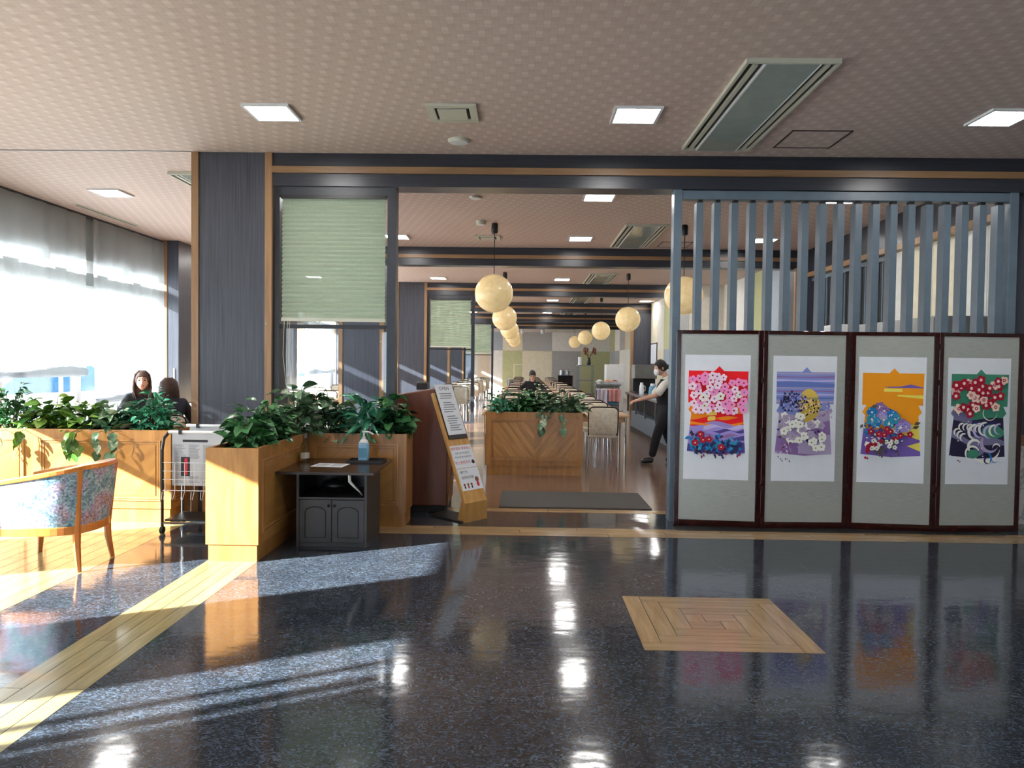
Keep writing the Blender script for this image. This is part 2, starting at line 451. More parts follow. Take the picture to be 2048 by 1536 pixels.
plain('tube_bronze', lin(58, 46, 40), 0.3, 0.7, noise=0.03)
plain('black_plastic', lin(20, 20, 22), 0.4)
plain('white_plastic', lin(224, 226, 228), 0.4, noise=0.02)
plain('grey_plastic', lin(110, 110, 106), 0.45)
plain('skin', lin(214, 166, 142), 0.5, noise=0.03)
plain('lips', lin(168, 92, 88), 0.45)
plain('eye_dark', lin(30, 22, 20), 0.25)
plain('hair_black', lin(24, 18, 16), 0.55, scale=60, noise=0.3)
plain('hair_brown', lin(66, 42, 32), 0.55, scale=60, noise=0.3)
plain('cloth_black', lin(22, 22, 28), 0.8, bump=0.1)
plain('cloth_navy', lin(28, 30, 44), 0.8, bump=0.1)
plain('cloth_white', lin(220, 216, 206), 0.8, bump=0.1)
plain('cloth_pink', lin(214, 150, 146), 0.85, bump=0.1)
plain('cloth_lilac', lin(206, 196, 210), 0.85, bump=0.1)
plain('leather_black', lin(16, 15, 16), 0.3)
plain('ink_black', lin(34, 34, 38), 0.7, noise=0)
plain('ink_grey', lin(120, 124, 130), 0.7, noise=0)
plain('ink_red', lin(196, 40, 60), 0.7, noise=0)
plain('ink_brown', lin(140, 80, 50), 0.7, noise=0)
plain('sanitizer_blue', lin(140, 188, 214), 0.25, noise=0.1)
plain('stem_green', lin(60, 84, 44), 0.6)
plain('bark', lin(80, 64, 52), 0.9, bump=0.4)
plain('asphalt_pale', lin(196, 194, 188), 0.9, noise=0.05, scale=3)
plain('car_white', lin(226, 230, 234), 0.2, noise=0.01)
plain('car_glass', lin(40, 78, 110), 0.08, noise=0.05)
plain('tyre', lin(26, 26, 28), 0.8)
plain('orange_lens', lin(232, 110, 50), 0.3)
plain('menu_dark', lin(44, 36, 34), 0.4)
plain('bin_blue', lin(90, 150, 180), 0.5)
plain('red_sauce', lin(150, 40, 34), 0.3)
plain('brown_sauce', lin(70, 38, 24), 0.3)
plain('dried_flower', lin(104, 62, 44), 0.8, noise=0.2)
glassy('clear_glass')
glassy('bottle_glass', (0.86, 0.92, 0.9, 1))
sheer('sheer_fabric', lin(188, 193, 194), 0.30)
sheer('light_sheer_fabric', lin(214, 218, 218), 0.5)
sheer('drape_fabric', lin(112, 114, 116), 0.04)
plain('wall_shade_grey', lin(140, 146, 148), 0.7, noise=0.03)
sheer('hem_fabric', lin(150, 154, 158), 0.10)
sheer('pleated_shade', lin(198, 212, 192), 0.03)
emit('panel_light', (1.0, 0.98, 0.95, 1), 34.0)
def pr(name, c):
    q = lin(*c); g = sum(q[:3]) / 3; plain(name, tuple(min(1, max(0, g + (v - g) * 1.12) * 1.15) for v in q[:3]) + (1,), 0.65, noise=0.01)
for nm, c in dict(p_red=(222, 26, 52), p_pink=(240, 150, 196), p_blush=(246, 214, 228), p_plum=(120, 40, 70), p_orange=(236, 138, 30), p_yellow=(236, 206, 110),
                  p_lav=(150, 136, 196), p_lavlt=(186, 176, 214), p_indigo=(74, 66, 130), p_blue=(44, 120, 178), p_teal=(60, 140, 170), p_peri=(128, 142, 196),
                  p_perid=(100, 118, 178), p_mauve=(140, 110, 158), p_mauvelt=(170, 156, 184), p_gold=(208, 180, 96), p_white=(226, 226, 216), p_navy=(34, 36, 84),
                  p_olive=(150, 150, 110), p_green=(64, 128, 104), p_dark=(30, 26, 54), p_crimson=(160, 28, 52), p_cream=(236, 206, 190), p_amber=(222, 146, 14),
                  p_violet=(110, 90, 160), p_lemon=(222, 206, 104), p_brownleaf=(84, 76, 66), p_greyv=(112, 110, 140)).items(): pr(nm, c)

# ------------------------------------------------------------------ the setting
BAY = 5.35; B0 = 6.70
beamY = [B0 + BAY * k for k in range(6)]
ZC = 3.37
XW = -5.95                       # inner face of the window wall
XR = 4.72                        # dining right wall
YF = 37.4                        # far wall
Yb = -7.0                        # wall behind the camera
XL = 7.0                         # lobby right wall

fl = struct(MB().box(XW - 0.2, Yb - 0.2, -0.12, XL + 0.2, 7.05, 0).build('floor', 'black_marbled_tile'))
fd = struct(MB().box(XW - 0.2, 7.05, -0.12, XL + 0.2, YF + 0.2, 0.0).build('floor', 'brown_plank_vinyl'))
struct(MB().box(XW - 0.2, Yb - 0.2, ZC, XL + 0.2, YF + 0.2, ZC + 0.15).build('ceiling', 'woven_wallpaper'))

# planks laid in the black floor
pk = {}
def plank(x0, y0, x1, y1, mat, z=0.0012):
    key = (round(x1 - x0, 4), round(y1 - y0, 4), mat)
    if key not in pk:
        w, d = (x1 - x0) / 2 - 0.002, (y1 - y0) / 2 - 0.002
        pk[key] = MB().box(-w, -d, -0.003, w, d, z).data('plank', mat)
    o = link('plank', pk[key], fl); o.location = ((x0 + x1) / 2, (y0 + y1) / 2, 0)
for i in range(4):                                    # strip running away from the camera
    y = 0.3 + 0.37 * i % 0.9
    x0 = -2.27 + i * 0.0925
    ys = [0.3] + [0.3 + 0.55 * (i % 3) + 0.4 + 1.2 * k for k in range(6) if 0.3 + 0.55 * (i % 3) + 0.4 + 1.2 * k < 5.9] + [6.08]
    for a, b in zip(ys, ys[1:]): plank(x0, a, x0 + 0.0925, b, 'plank_lengthwise')
for i in range(3):                                    # strip crossing in front of the dining room
    y0 = 6.08 + i * 0.1033
    xs = [-2.27] + [-2.27 + 0.5 * (i + 1) + 1.25 * k for k in range(7) if -2.27 + 0.5 * (i + 1) + 1.25 * k < 6.6] + [6.98]
    for a, b in zip(xs, xs[1:]): plank(a, y0, b, y0 + 0.1033, 'plank_across')
for i in range(2):                                    # threshold strip
    for k in range(4): plank(-1.2 + k * 1.45, 7.06 + i * 0.08, -1.2 + (k + 1) * 1.45, 7.14 + i * 0.08, 'plank_across')
for i in range(24):                                   # seating area by the windows
    x1 = -2.965 - i * 0.1235; x0 = x1 - 0.1235
    if x0 < XW: x0 = XW
    if x1 - x0 < 0.03: break
    ys = [2.4] + [2.4 + 0.5 * (i % 3) + 0.45 + 1.3 * k for k in range(4) if 2.4 + 0.5 * (i % 3) + 0.45 + 1.3 * k < 6.9] + [7.05]
    for a, b in zip(ys, ys[1:]): plank(x0, a, x1, b, 'plank_lengthwise')
# square parquet inlay of concentric strips
sx0, sx1, sy0, sy1 = 0.63, 1.55, 3.66, 4.52
g = 0
while sx1 - sx0 > 0.12:
    w = 0.105
    plank(sx0, sy0, sx1 - w, sy0 + w, 'plank_across'); plank(sx0 + w, sy1 - w, sx1, sy1, 'plank_across')
    plank(sx0, sy0 + w, sx0 + w, sy1, 'plank_inlay'); plank(sx1 - w, sy0, sx1, sy1 - w, 'plank_inlay')
    sx0 += w; sx1 -= w; sy0 += w; sy1 -= w
plank(sx0, sy0, sx1, sy1, 'plank_across')

# window wall ------------------------------------------------------
wl_ = holder('wall_left', (XW, 0, 0))
def wbox(name, y0, z0, y1, z1, mat='wall_cream', x0=XW - 0.18, x1=XW): 
    return MB().box(x0, y0, z0, x1, y1, z1).build(name, mat, wl_)
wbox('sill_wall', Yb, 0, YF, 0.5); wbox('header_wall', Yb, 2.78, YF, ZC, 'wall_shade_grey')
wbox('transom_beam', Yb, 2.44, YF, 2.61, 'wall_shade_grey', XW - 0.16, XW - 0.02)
piers = [(-7.0, -6.6), (-1.6, 0.28), (0.95, 1.97), (6.25, 7.15), (11.7, 12.5), (16.95, 17.85), (22.3, 23.2), (27.65, 28.55), (33.0, 33.9), (37.0, 37.4)]
for a, b in piers:
    p = MB().box(XW - 0.18, a, 0.5, XW, b, 2.78).build('pier', 'wall_cream', wl_)
for a, b in piers[4:]:           # pilasters clad in dark laminate, wood edged
    q = MB().box(XW, a, 0, XW + 0.33, b, ZC - 0.002).build('pilaster', 'dark_laminate', wl_)
    MB().box(XW + 0.08, a - 0.012, 0, XW + 0.145, a + 0.02, ZC - 0.002).build('edge_strip', 'trim_wood', q)
    MB().box(XW + 0.25, a - 0.014, 1.05, XW + 0.27, a, 1.30).build('switch_plate', 'white_plastic', q)
spans = [(piers[i][1], piers[i + 1][0]) for i in range(len(piers) - 1)]
for k, (a, b) in enumerate(spans):
    w = holder('window_%d' % (k + 1), (XW, a, 0.5))
    n = max(1, round((b - a) / 0.87)); st = (b - a) / n
    m = MB()
    m.box(XW - 0.14, a, 0.5, XW - 0.04, b, 0.55).box(XW - 0.14, a, 2.40, XW - 0.04, b, 2.44)
    m.box(XW - 0.14, a, 0.55, XW - 0.04, a + 0.04, 2.40).box(XW - 0.14, b - 0.04, 0.55, XW - 0.04, b, 2.40)
    m.build('window_frame', 'window_white', w)
    cuts = [a + 0.0]
    if k == 1: mul = [(0.42, 0.06), (0.60, 0.025)]
    elif k == 2: mul = [(4.05, 0.06)]
    else: mul = [(a + (b - a) * q / 4 + 0.0, 0.07) for q in (1, 2, 3)] if b - a > 2 else []
    if k == 3: mul = [(8.2, 0.07), (9.67, 0.09), (10.8, 0.05)]
    for c, t in mul: MB().box(XW - 0.13, c - t / 2, 0.55, XW - 0.05, c + t / 2, 2.40).build('mullion', 'window_white', w)
    edges = [a + 0.04] + [c for c, t in mul] + [b - 0.04]
    for u, v in zip(edges, edges[1:]): MB().box(XW - 0.095, u + 0.03, 0.55, XW - 0.09, v - 0.03, 2.40).build('pane', 'clear_glass', w)
    for j in range(1, n): MB().box(XW - 0.16, a + j * st - 0.08, 2.61, XW - 0.02, a + j * st + 0.08, 2.78).build('clerestory_post', 'window_white', w)
    if k < 3: MB().box(XW - 0.11, a, 2.61, XW - 0.07, b, 2.78).build('clerestory_sun_block', 'window_white', w)  # unseen boards added to block high sun from the lobby floor
    else: MB().box(XW - 0.095, a, 2.615, XW - 0.09, b, 2.775).build('clerestory_pane', 'clear_glass', w)

# walls: behind the camera (unseen, glazed openings added for fill light), lobby right
wb = holder('wall_back', (0, Yb, 0))
MB().box(XW, Yb - 0.2, 2.3, XL, Yb, ZC).build('header_wall', 'dark_laminate', wb)
for xa, xb in ((XW, -4.2), (-2.85, 0.6), (1.95, XL)): MB().box(xa, Yb - 0.2, 0, xb, Yb, 2.3).build('side_wall', 'dark_laminate', wb)
for xa in (-4.2, 0.6):
    for k in range(2): MB().box(xa + k * 1.25, Yb - 0.15, 0, xa + k * 1.25 + 0.1, Yb - 0.05, 2.3).build('fill_opening_post', 'frame_dark', wb)
    for k in range(1): MB().box(xa + 0.1 + k * 1.25, Yb - 0.11, 0, xa + 1.25 + k * 1.25, Yb - 0.10, 2.3).build('fill_opening_pane', 'clear_glass', wb)
struct(MB().box(XL, Yb, 0, XL + 0.2, 6.95, ZC).build('wall_right', 'panel_grey'))
we = holder('wall_right_return', (5.6, 6.9, 0))
MB().box(4.56, 6.86, 0.0, XL, 7.0, 0.74).build('marble_panel', 'pale_marble', we)
MB().box(4.54, 6.83, 0.74, XL, 7.0, 0.84).build('cap_rail', 'trim_wood_across', we)
MB().box(4.56, 6.86, 0.84, XL, 7.0, 3.07).build('upper_panel', 'dark_laminate', we)
MB().box(4.5, 6.84, 0.0, 4.56, 7.0, 3.07).build('jamb', 'frame_dark', we)

# dining right wall with panel patchwork
wr = holder('wall_right_dining', (XR, 12, 0))
MB().box(XR, 7.0, 0, XR + 0.2, YF, ZC).build('backing', 'wall_cream', wr)
def panels_x(x, y0, y1, n, zs, cols, t=0.012):
    st = (y1 - y0) / n; k = 0
    for i in range(n):
        for j, (za, zb) in enumerate(zs):
            MB().box(x - t, y0 + i * st + 0.004, za, x, y0 + (i + 1) * st - 0.004, zb - 0.006).build('panel', cols[(i * 2 + j * 3 + (i // 2)) % len(cols)], wr); k += 1
PC = ['panel_white', 'panel_cream', 'panel_green', 'panel_grey', 'panel_white', 'panel_bluegrey']
MB().box(XR - 0.10, 7.0, 2.99, XR, 12.0, ZC - 0.002).build('fascia', 'dark_laminate_across', wr)
MB().box(XR - 0.12, 7.0, 2.92, XR, 12.0, 2.99).build('fascia_trim', 'trim_wood', wr)
panels_x(XR, 7.0, 9.5, 5, [(0.0, 1.46), (1.46, 2.92)], ['panel_cream', 'panel_white'])
MB().box(XR - 0.02, 9.55, 1.0, XR - 0.004, 11.9, 2.85).build('dark_screen', 'slot_black', wr)
for k in range(15): MB().box(XR - 0.045, 9.6 + k * 0.16, 1.0, XR - 0.02, 9.625 + k * 0.16, 2.85).build('screen_bar', 'slat_grey', wr)
MB().box(XR - 0.05, 9.5, 2.85, XR, 11.95, 2.91).build('screen_head', 'slat_grey', wr)
panels_x(XR, 12.4, 17.2, 5, [(0.0, 1.46), (1.46, ZC - 0.01)], PC)
MB().box(3.92, 17.35, 0, XR, 22.6, ZC - 0.002).build('projecting_wall', 'wall_cream', wr)
panels_x(3.92, 17.4, 22.5, 5, [(0.0, 1.9), (1.9, ZC - 0.01)], PC)
MB().box(3.35, 22.7, 0, XR, 23.1, ZC - 0.31).build('pilaster', 'dark_laminate', wr)
MB().box(3.32, 22.68, 0, 3.40, 22.9, ZC - 0.31).build('edge_strip', 'trim_wood', wr)
MB().box(4.42, 23.1, 0, XR, YF, ZC - 0.002).build('projecting_wall', 'panel_white', wr)
panels_x(4.42, 23.2, 37.2, 8, [(0.0, 2.12), (2.12, ZC - 0.01)], PC)
MB().box(4.42, 11.95, 0, XR, 12.25, ZC - 0.31).build('pilaster', 'dark_laminate', wr)
MB().box(4.40, 11.93, 0, 4.47, 11.99, ZC - 0.31).build('edge_strip', 'trim_wood', wr)

wf = holder('wall_far', (0, YF, 0))
MB().box(XW, YF, 0, XR, YF + 0.2, ZC).build('backing', 'wall_cream', wf)
fx = [-2.4, -1.75, -1.12, -0.1, 1.42, 2.9, 4.40]
up = ['panel_white', 'panel_bluegrey', 'panel_cream', 'panel_grey', 'panel_white', 'panel_white']
lo = ['panel_tan', 'panel_white', 'panel_green', 'panel_cream', 'panel_grey', 'panel_green']
for i in range(6):
    MB().box(fx[i] + 0.005, YF - 0.015, 2.125, fx[i + 1] - 0.005, YF, ZC - 0.3).build('panel', up[i], wf)
    MB().box(fx[i] + 0.005, YF - 0.015, 0, fx[i + 1] - 0.005, YF, 2.115).build('panel', lo[i], wf)

# beams, columns
for k, y in enumerate(beamY):
    b = holder('header_beam', (1.0, y, ZC - 0.3), 'dark ceiling beam with a wood strip')
    x1 = XL if k == 0 else XR
    MB().box(-2.35, y + 0.02, ZC - 0.125, x1, y + 0.28, ZC - 0.001).build('upper_face', 'dark_laminate_across', b)
    MB().box(-2.35, y + 0.0, ZC - 0.185, x1, y + 0.30, ZC - 0.125).build('wood_strip', 'trim_wood_across', b)
    MB().box(-2.35, y + 0.03, ZC - 0.30, x1, y + 0.27, ZC - 0.185).build('lower_face', 'dark_laminate_across', b)
    c = holder('column', (-2.72, y + 0.25, 0), 'square column clad in dark laminate with wood corner strips')
    MB().box(-3.085, y + 0.015, 0, -2.365, y + 0.52, ZC - 0.001).build('cladding', 'dark_laminate', c)
    for xa in (-3.10, -2.415):
        MB().box(xa, y, 0, xa + 0.065, y + 0.06, ZC - 0.001).build('corner_strip', 'trim_wood', c)
        MB().box(xa, y + 0.48, 0, xa + 0.065, y + 0.54, ZC - 0.001).build('corner_strip', 'trim_wood', c)
    MB().ball((-2.395, y - 0.002, 1.79), 0.008, 8, 6).build('hook', 'chrome', c)

# seam moulding on the aisle ceiling
struct(MB().box(XW, 6.69, ZC - 0.004, -3.1, 6.705, ZC).build('trim_1', 'frame_dark'))
struct(MB().box(XW + 0.001, 6.2, ZC - 0.035, XW + 0.06, 11.7, ZC - 0.001).build('trim_2', 'frame_dark'))
# low panelled base in front of the first column
lb = holder('trim_3', (-2.6, 6.6, 0))
MB().box(-2.95, 6.6, 0, -2.3, 6.70, 0.62).build('base_panel', 'honey_wood', lb)

# ---- framed openings with pleated shades beside columns 1, 3, 5
def shade_opening(k, y, label):
    t = holder('window_%d' % (20 + k), (-1.78, y + 0.1, 0), label)
    m = MB().box(-2.36, y + 0.04, 0, -2.29, y + 0.2, 3.07).build('side_jamb', 'frame_black', t)
    MB().box(-1.285, y + 0.04, 0, -1.205, y + 0.17, 3.07).build('post', 'frame_dark', t)
    MB().box(-2.36, y + 0.05, 2.99, -1.285, y + 0.16, 3.07).build('head_rail', 'frame_dark', t)
    MB().box(-2.29, y + 0.06, 1.755, -1.285, y + 0.12, 1.79).build('mid_rail', 'frame_black', t)
    MB().box(-2.29, y + 0.135, 0.03, -1.285, y + 0.14, 2.99).build('pane', 'clear_glass', t)
    MB().box(-2.29, y + 0.05, 0.0, -1.285, y + 0.16, 0.03).build('bottom_rail', 'frame_dark', t)
    s = thing('pleated_shade', 'pale green pleated shade half lowered in the ' + ['nearest', 'middle', 'farthest'][k // 2] + ' framed opening', 'window shade', (-1.8, y, 1.8), group='pleated shades')
    n = 27; z1, z0 = 2.96, 1.85; m = MB()
    def f(u, v):
        j = round(v * 2 * n)
        return (-2.27 + u * 0.965, y + 0.055 + (0.012 if j % 2 else -0.012), z1 + (z0 - z1) * v)
    m.grid(f, 12, 2 * n); m.build('pleats', 'pleated_shade', s)
    MB().box(-2.275, y + 0.03, 2.955, -1.30, y + 0.075, 2.988).build('headrail', 'frame_black', s)
    MB().box(-2.275, y + 0.04, 1.82, -1.30, y + 0.07, 1.85).build('bottom_bar', 'vent_cream', s)
    if k == 0:
        for dx, zb in ((0.0, 1.22), (0.03, 1.12), (0.05, 1.3)):
            MB().tube([(-2.24 + dx, y + 0.03, 1.82), (-2.25 + dx, y + 0.028, 1.5), (-2.22 + dx * 0.5, y + 0.03, zb)], 0.0025, 5).build('cord', 'vent_cream', s)
for k, lab in ((0, 'dark framed opening beside the nearest column'), (2, 'dark framed opening beside the third column'), (4, 'dark framed opening beside the fifth column')):
    shade_opening(k, beamY[k], lab)

# ---- slatted divider
dv = thing('slatted_divider', 'blue grey divider of upright slats standing behind the folding screen', 'room divider', (2.95, 6.8, 0))
MB().box(1.36, 6.74, 0, 1.435, 6.86, 3.07).build('end_post', 'slat_grey', dv, bevel=0.004)
MB().box(4.42, 6.74, 0, 4.5, 6.86, 3.07).build('end_post', 'slat_grey', dv, bevel=0.004)
MB().box(1.435, 6.75, 2.985, 4.42, 6.85, 3.065).build('top_rail', 'slat_grey', dv, bevel=0.004)
MB().box(1.435, 6.75, 1.68, 4.42, 6.85, 1.74).build('lower_rail', 'slat_grey', dv, bevel=0.004)
MB().box(1.435, 6.78, 0.02, 4.42, 6.82, 1.68).build('lower_panel', 'slat_grey', dv)
sl = MB().box(-0.031, -0.05, 1.765, 0.031, 0.05, 2.955).data('slat', 'slat_grey')
ft = MB().box(-0.02, -0.03, 1.74, 0.02, 0.03, 1.765).data('foot_bracket', 'slot_black')
ft2 = MB().box(-0.012, -0.03, 2.955, 0.03, 0.03, 2.985).data('top_bracket', 'slot_black')
for i in range(18):
    s = link('slat', sl, dv, world=False); s.location = (1.6 + i * 0.1615 - 2.95, 0, 0)
    link('foot_bracket', ft, s, world=False); link('top_bracket', ft2, s, world=False)

# ------------------------------------------------------------------ curtains
def curtain(y0, y1, z0, label, mat='sheer_fabric', x=XW + 0.10, top=ZC - 0.04, hem=True, ragged=0.0):
    t = thing('sheer_curtain', label, 'curtain', (x, (y0 + y1) / 2, z0), group='sheer curtains on the window wall')
    n = max(10, int((y1 - y0) * 26)); rnd = random.Random(int(y0 * 100))
    ph = rnd.random() * 6
    def f(u, v):
        y = y0 + (y1 - y0) * u
        wv = 0.018 * sin(y * 17 + ph) + 0.012 * sin(y * 29.0 + 1.3 * ph)
        z = top + (z0 - top) * v
        if ragged and v > 0.99: z += ragged * (0.5 + 0.5 * sin(y * 21) * sin(y * 8.3))
        return (x + wv * (0.5 + 0.5 * v), y, z)
    MB().grid(f, n, 14).build('cloth', mat, t, smooth=True)
    if hem:
        def h(u, v):
            a = 2 * pi * v; y = y0 + (y1 - y0) * u
            sag = 0.03 * sin(y * 3.1 + ph)
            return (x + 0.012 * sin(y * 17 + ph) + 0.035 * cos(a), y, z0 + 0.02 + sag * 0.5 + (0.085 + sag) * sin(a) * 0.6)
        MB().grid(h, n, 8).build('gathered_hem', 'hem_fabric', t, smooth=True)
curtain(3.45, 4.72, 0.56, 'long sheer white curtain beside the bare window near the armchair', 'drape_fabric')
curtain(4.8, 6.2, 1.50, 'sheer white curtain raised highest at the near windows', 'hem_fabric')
curtain(7.2, 9.60, 1.24, 'sheer white curtain with gathered hem hanging above the parked car')
curtain(9.74, 11.68, 0.86, 'long sheer white curtain behind the two women by the window')
curtain(12.55, 14.6, 1.5, 'sheer curtain on the near half of the window bay past the dark pilaster', 'light_sheer_fabric')
curtain(14.75, 16.9, 1.2, 'sheer curtain on the far half of the window bay past the dark pilaster', 'light_sheer_fabric')
curtain(19.5, 22.25, 1.12, 'sheer curtain seen under the nearest green shade', 'light_sheer_fabric')
curtain(23.3, 27.6, 1.12, 'sheer curtain of the window bay just before the fifth column', 'light_sheer_fabric')
curtain(28.6, 32.9, 1.12, 'sheer curtain of the window bay farthest down the dining room', 'light_sheer_fabric')
tag(MB().tube([(XW + 0.10, 2.0, 2.46), (XW + 0.10, 3.42, 2.46)], 0.045, 10).build('rolled_curtain', 'hem_fabric'),
    'rolled up sheer curtain over the bare window nearest the armchair', 'curtain')

# ------------------------------------------------------------------ ceiling fixtures
fr_m = MB()
w = 0.18; e = 0.022
fr_m.box(-w, -w, -0.018, w, -w + e, 0).box(-w, w - e, -0.018, w, w, 0).box(-w, -w + e, -0.018, -w + e, w - e, 0).box(w - e, -w + e, -0.018, w, w - e, 0)
FR = fr_m.data('light_frame', 'white_plastic'); DF = MB().box(-w + e, -w + e, -0.012, w - e, w - e, -0.004).data('diffuser', 'panel_light')
rowname = ['in the lobby', 'in dining bay one', 'in dining bay two', 'in dining bay three', 'in dining bay four', 'in dining bay five', 'in dining bay six']
cols = [(-4.8, 'over the window aisle'), (-1.97, 'left of centre'), (0.83, 'in the middle'), (3.6, 'on the right')]
for b in range(7):
    y0 = B0 + BAY * (b - 1)
    for half, dy in (('front', 1.66), ('back', 4.40)):
        if b == 0 and half == 'front':
            pass
        for x, cn in cols:
            yy = y0 + dy
            if b == 0: yy = 5.62 if half == 'back' else 2.9
            if yy > YF - 1: continue
            if b >= 3 and x < -3: continue
            if b >= 4 and x > 3: continue
            t = thing('ceiling_light', 'square panel light %s, %s row, %s' % (rowname[b], half, cn), 'ceiling light', (x, yy, ZC), group='square ceiling panel lights')
            link('frame', FR, t, False); link('diffuser', DF, t, False)

def cassette(x0, x1, y0, y1, label):
    t = thing('air_conditioner', label, 'air conditioner', ((x0 + x1) / 2, (y0 + y1) / 2, ZC), group='ceiling cassette air conditioners')
    W, L = (x1 - x0) / 2, (y1 - y0) / 2
    m = MB(); e = 0.02
    m.box(-W, -L, -0.03, W, -L + e, 0).box(-W, L - e, -0.03, W, L, 0).box(-W, -L + e, -0.03, -W + e, L - e, 0).box(W - e, -L + e, -0.03, W, L - e, 0)
    m.build('frame', 'vent_cream', t, False)
    MB().box(-W + 0.13, -L + e, -0.034, W - 0.13, L - e, -0.01).build('panel', 'cassette_panel', t, False)
    for s in (-1, 1):
        MB().box(s * (W - e), -L + e, -0.008, s * (W - 0.13), L - e, -0.002).build('slot', 'slot_black', t, False)
        MB().box(s * (W - 0.055), -L + 0.04, -0.03, s * (W - 0.085), L - 0.04, -0.012).build('louver', 'vent_cream', t, False)
        MB().box(s * (W - 0.118), -L + e, -0.036, s * (W - 0.13), L - e, -0.01).build('panel_edge', 'white_plastic', t, False)
for b in range(7):
    y1 = B0 + BAY * (b - 1) + 5.11
    if y1 > YF: continue
    cassette(1.36, 1.95, y1 - 1.87, y1, 'long cassette air conditioner with two slots in the ceiling ' + (rowname[b] if b else 'right above the lobby'))
cassette(-3.68, -3.09, 7.42, 9.29, 'cassette air conditioner half hidden behind the nearest column')

def vent(x, y, label):
    t = thing('ceiling_vent', label, 'air vent', (x, y, ZC), group='square ceiling vents')
    m = MB(); a, b = 0.19, 0.13
    m.box(-a, -a, -0.02, a, -b, 0).box(-a, b, -0.02, a, a, 0).box(-a, -b, -0.02, -b, b, 0).box(b, -b, -0.02, a, b, 0)
    m.build('frame', 'vent_cream', t, False, 0.004)
    MB().box(-b, -b, -0.006, b, b, -0.002).build('duct', 'slot_black', t, False)
    MB().box(-b + 0.02, -b + 0.02, -0.028, b - 0.02, b - 0.03, -0.012).build('plate', 'vent_cream', t, False, 0.003)
vent(-0.57, 5.6, 'square louvred vent in the lobby ceiling')
vent(-0.58, 11.1, 'square vent in the dining ceiling behind the nearest globe lamp')
vent(-0.58, 16.45, 'small vent in the dining ceiling beyond the second beam')
def disc(x, y, r, label, cat, name, h=0.02):
    t = thing(name, label, cat, (x, y, ZC))
    MB().lathe([(r, 0), (r, -h * 0.5), (r * 0.9, -h)], seg=24).build('ring', 'vent_cream', t, False, smooth=True)
    MB().lathe([(r * 0.86, -h + 0.002), (r * 0.84, -h - 0.004), (r * 0.2, -h - 0.008)], seg=24).build('grille', 'white_plastic', t, False, smooth=True)
disc(-0.59, 6.30, 0.095, 'round pale speaker in the lobby ceiling near the beam', 'speaker', 'ceiling_speaker')
disc(-0.585, 8.42, 0.075, 'round pale speaker just past the first beam', 'speaker', 'ceiling_speaker')
disc(-0.61, 9.85, 0.07, 'white domed smoke detector by the nearest globe lamp', 'smoke detector', 'smoke_detector', 0.05)
for (xa, xb, ya, yb, lab) in ((2.15, 2.64, 5.97, 6.44, 'square access hatch beside the lobby air conditioner'), (2.12, 2.6, 11.35, 11.85, 'square access hatch in the first dining bay'),):
    t = thing('access_hatch', lab, 'access hatch', ((xa + xb) / 2, (ya + yb) / 2, ZC)); m = MB()
    m.box(xa, ya, ZC - 0.006, xb, ya + 0.014, ZC).box(xa, yb - 0.014, ZC - 0.006, xb, yb, ZC).box(xa, ya, ZC - 0.006, xa + 0.014, yb, ZC).box(xb - 0.014, ya, ZC - 0.006, xb, yb, ZC)
    m.build('hatch_frame', 'menu_dark', t); MB().box(xa + 0.014, ya + 0.014, ZC - 0.003, xb - 0.014, yb - 0.014, ZC).build('hatch_door', 'woven_wallpaper', t)
t = thing('linear_diffuser', 'long narrow air slot in the ceiling beside the curtains', 'air vent', (-5.62, 9.7, ZC))
MB().box(-5.66, 9.0, ZC - 0.008, -5.58, 10.45, ZC).build('frame', 'vent_cream', t); MB().box(-5.64, 9.03, ZC - 0.011, -5.60, 10.42, ZC - 0.007).build('slot', 'grey_plastic', t)

# globe pendants
GL = MB().ball((0, 0, 0), 0.262, 40, 24).data('globe', 'cream_globe_shade', True)
CD = MB().tube([(0, 0, 0.25), (0, 0, ZC - 2.41 - 0.13)], 0.006, 6).data('cord', 'black_plastic')
CN = MB().lathe([(0.035, 0), (0.045, 0.02), (0.045, 0.11), (0.038, 0.14)], (0, 0, ZC - 2.41 - 0.14), 16).data('canopy', 'black_plastic', True)
for row, x in (('left', -0.43), ('right', 2.17)):
    for k in range(5):
        t = thing('globe_pendant', 'cream globe pendant lamp, %s from the entrance in the %s row' % (ORD[k], row), 'pendant lamp', (x, 10.0 + 5.35 * k, 2.41), group='globe pendants')
        link('globe', GL, t, False); link('cord', CD, t, False); link('canopy', CN, t, False)
t = thing('track_spotlight', 'pair of white spotlights on a rail near the far wall', 'spotlight', (0.6, 34.5, 3.0))
MB().box(-1.2, 34.45, 3.1, 2.4, 34.55, 3.16).build('rail', 'frame_black', t)
MB().box(0.58, 34.47, 3.16, 0.62, 34.53, ZC).build('hanger', 'frame_black', t)
for x in (-0.1, 0.85): MB().lathe([(0.05, 0), (0.09, 0.06), (0.09, 0.2), (0.03, 0.24)], (x, 34.5, 2.87), 14).build('spot_head', 'white_plastic', t, smooth=True)

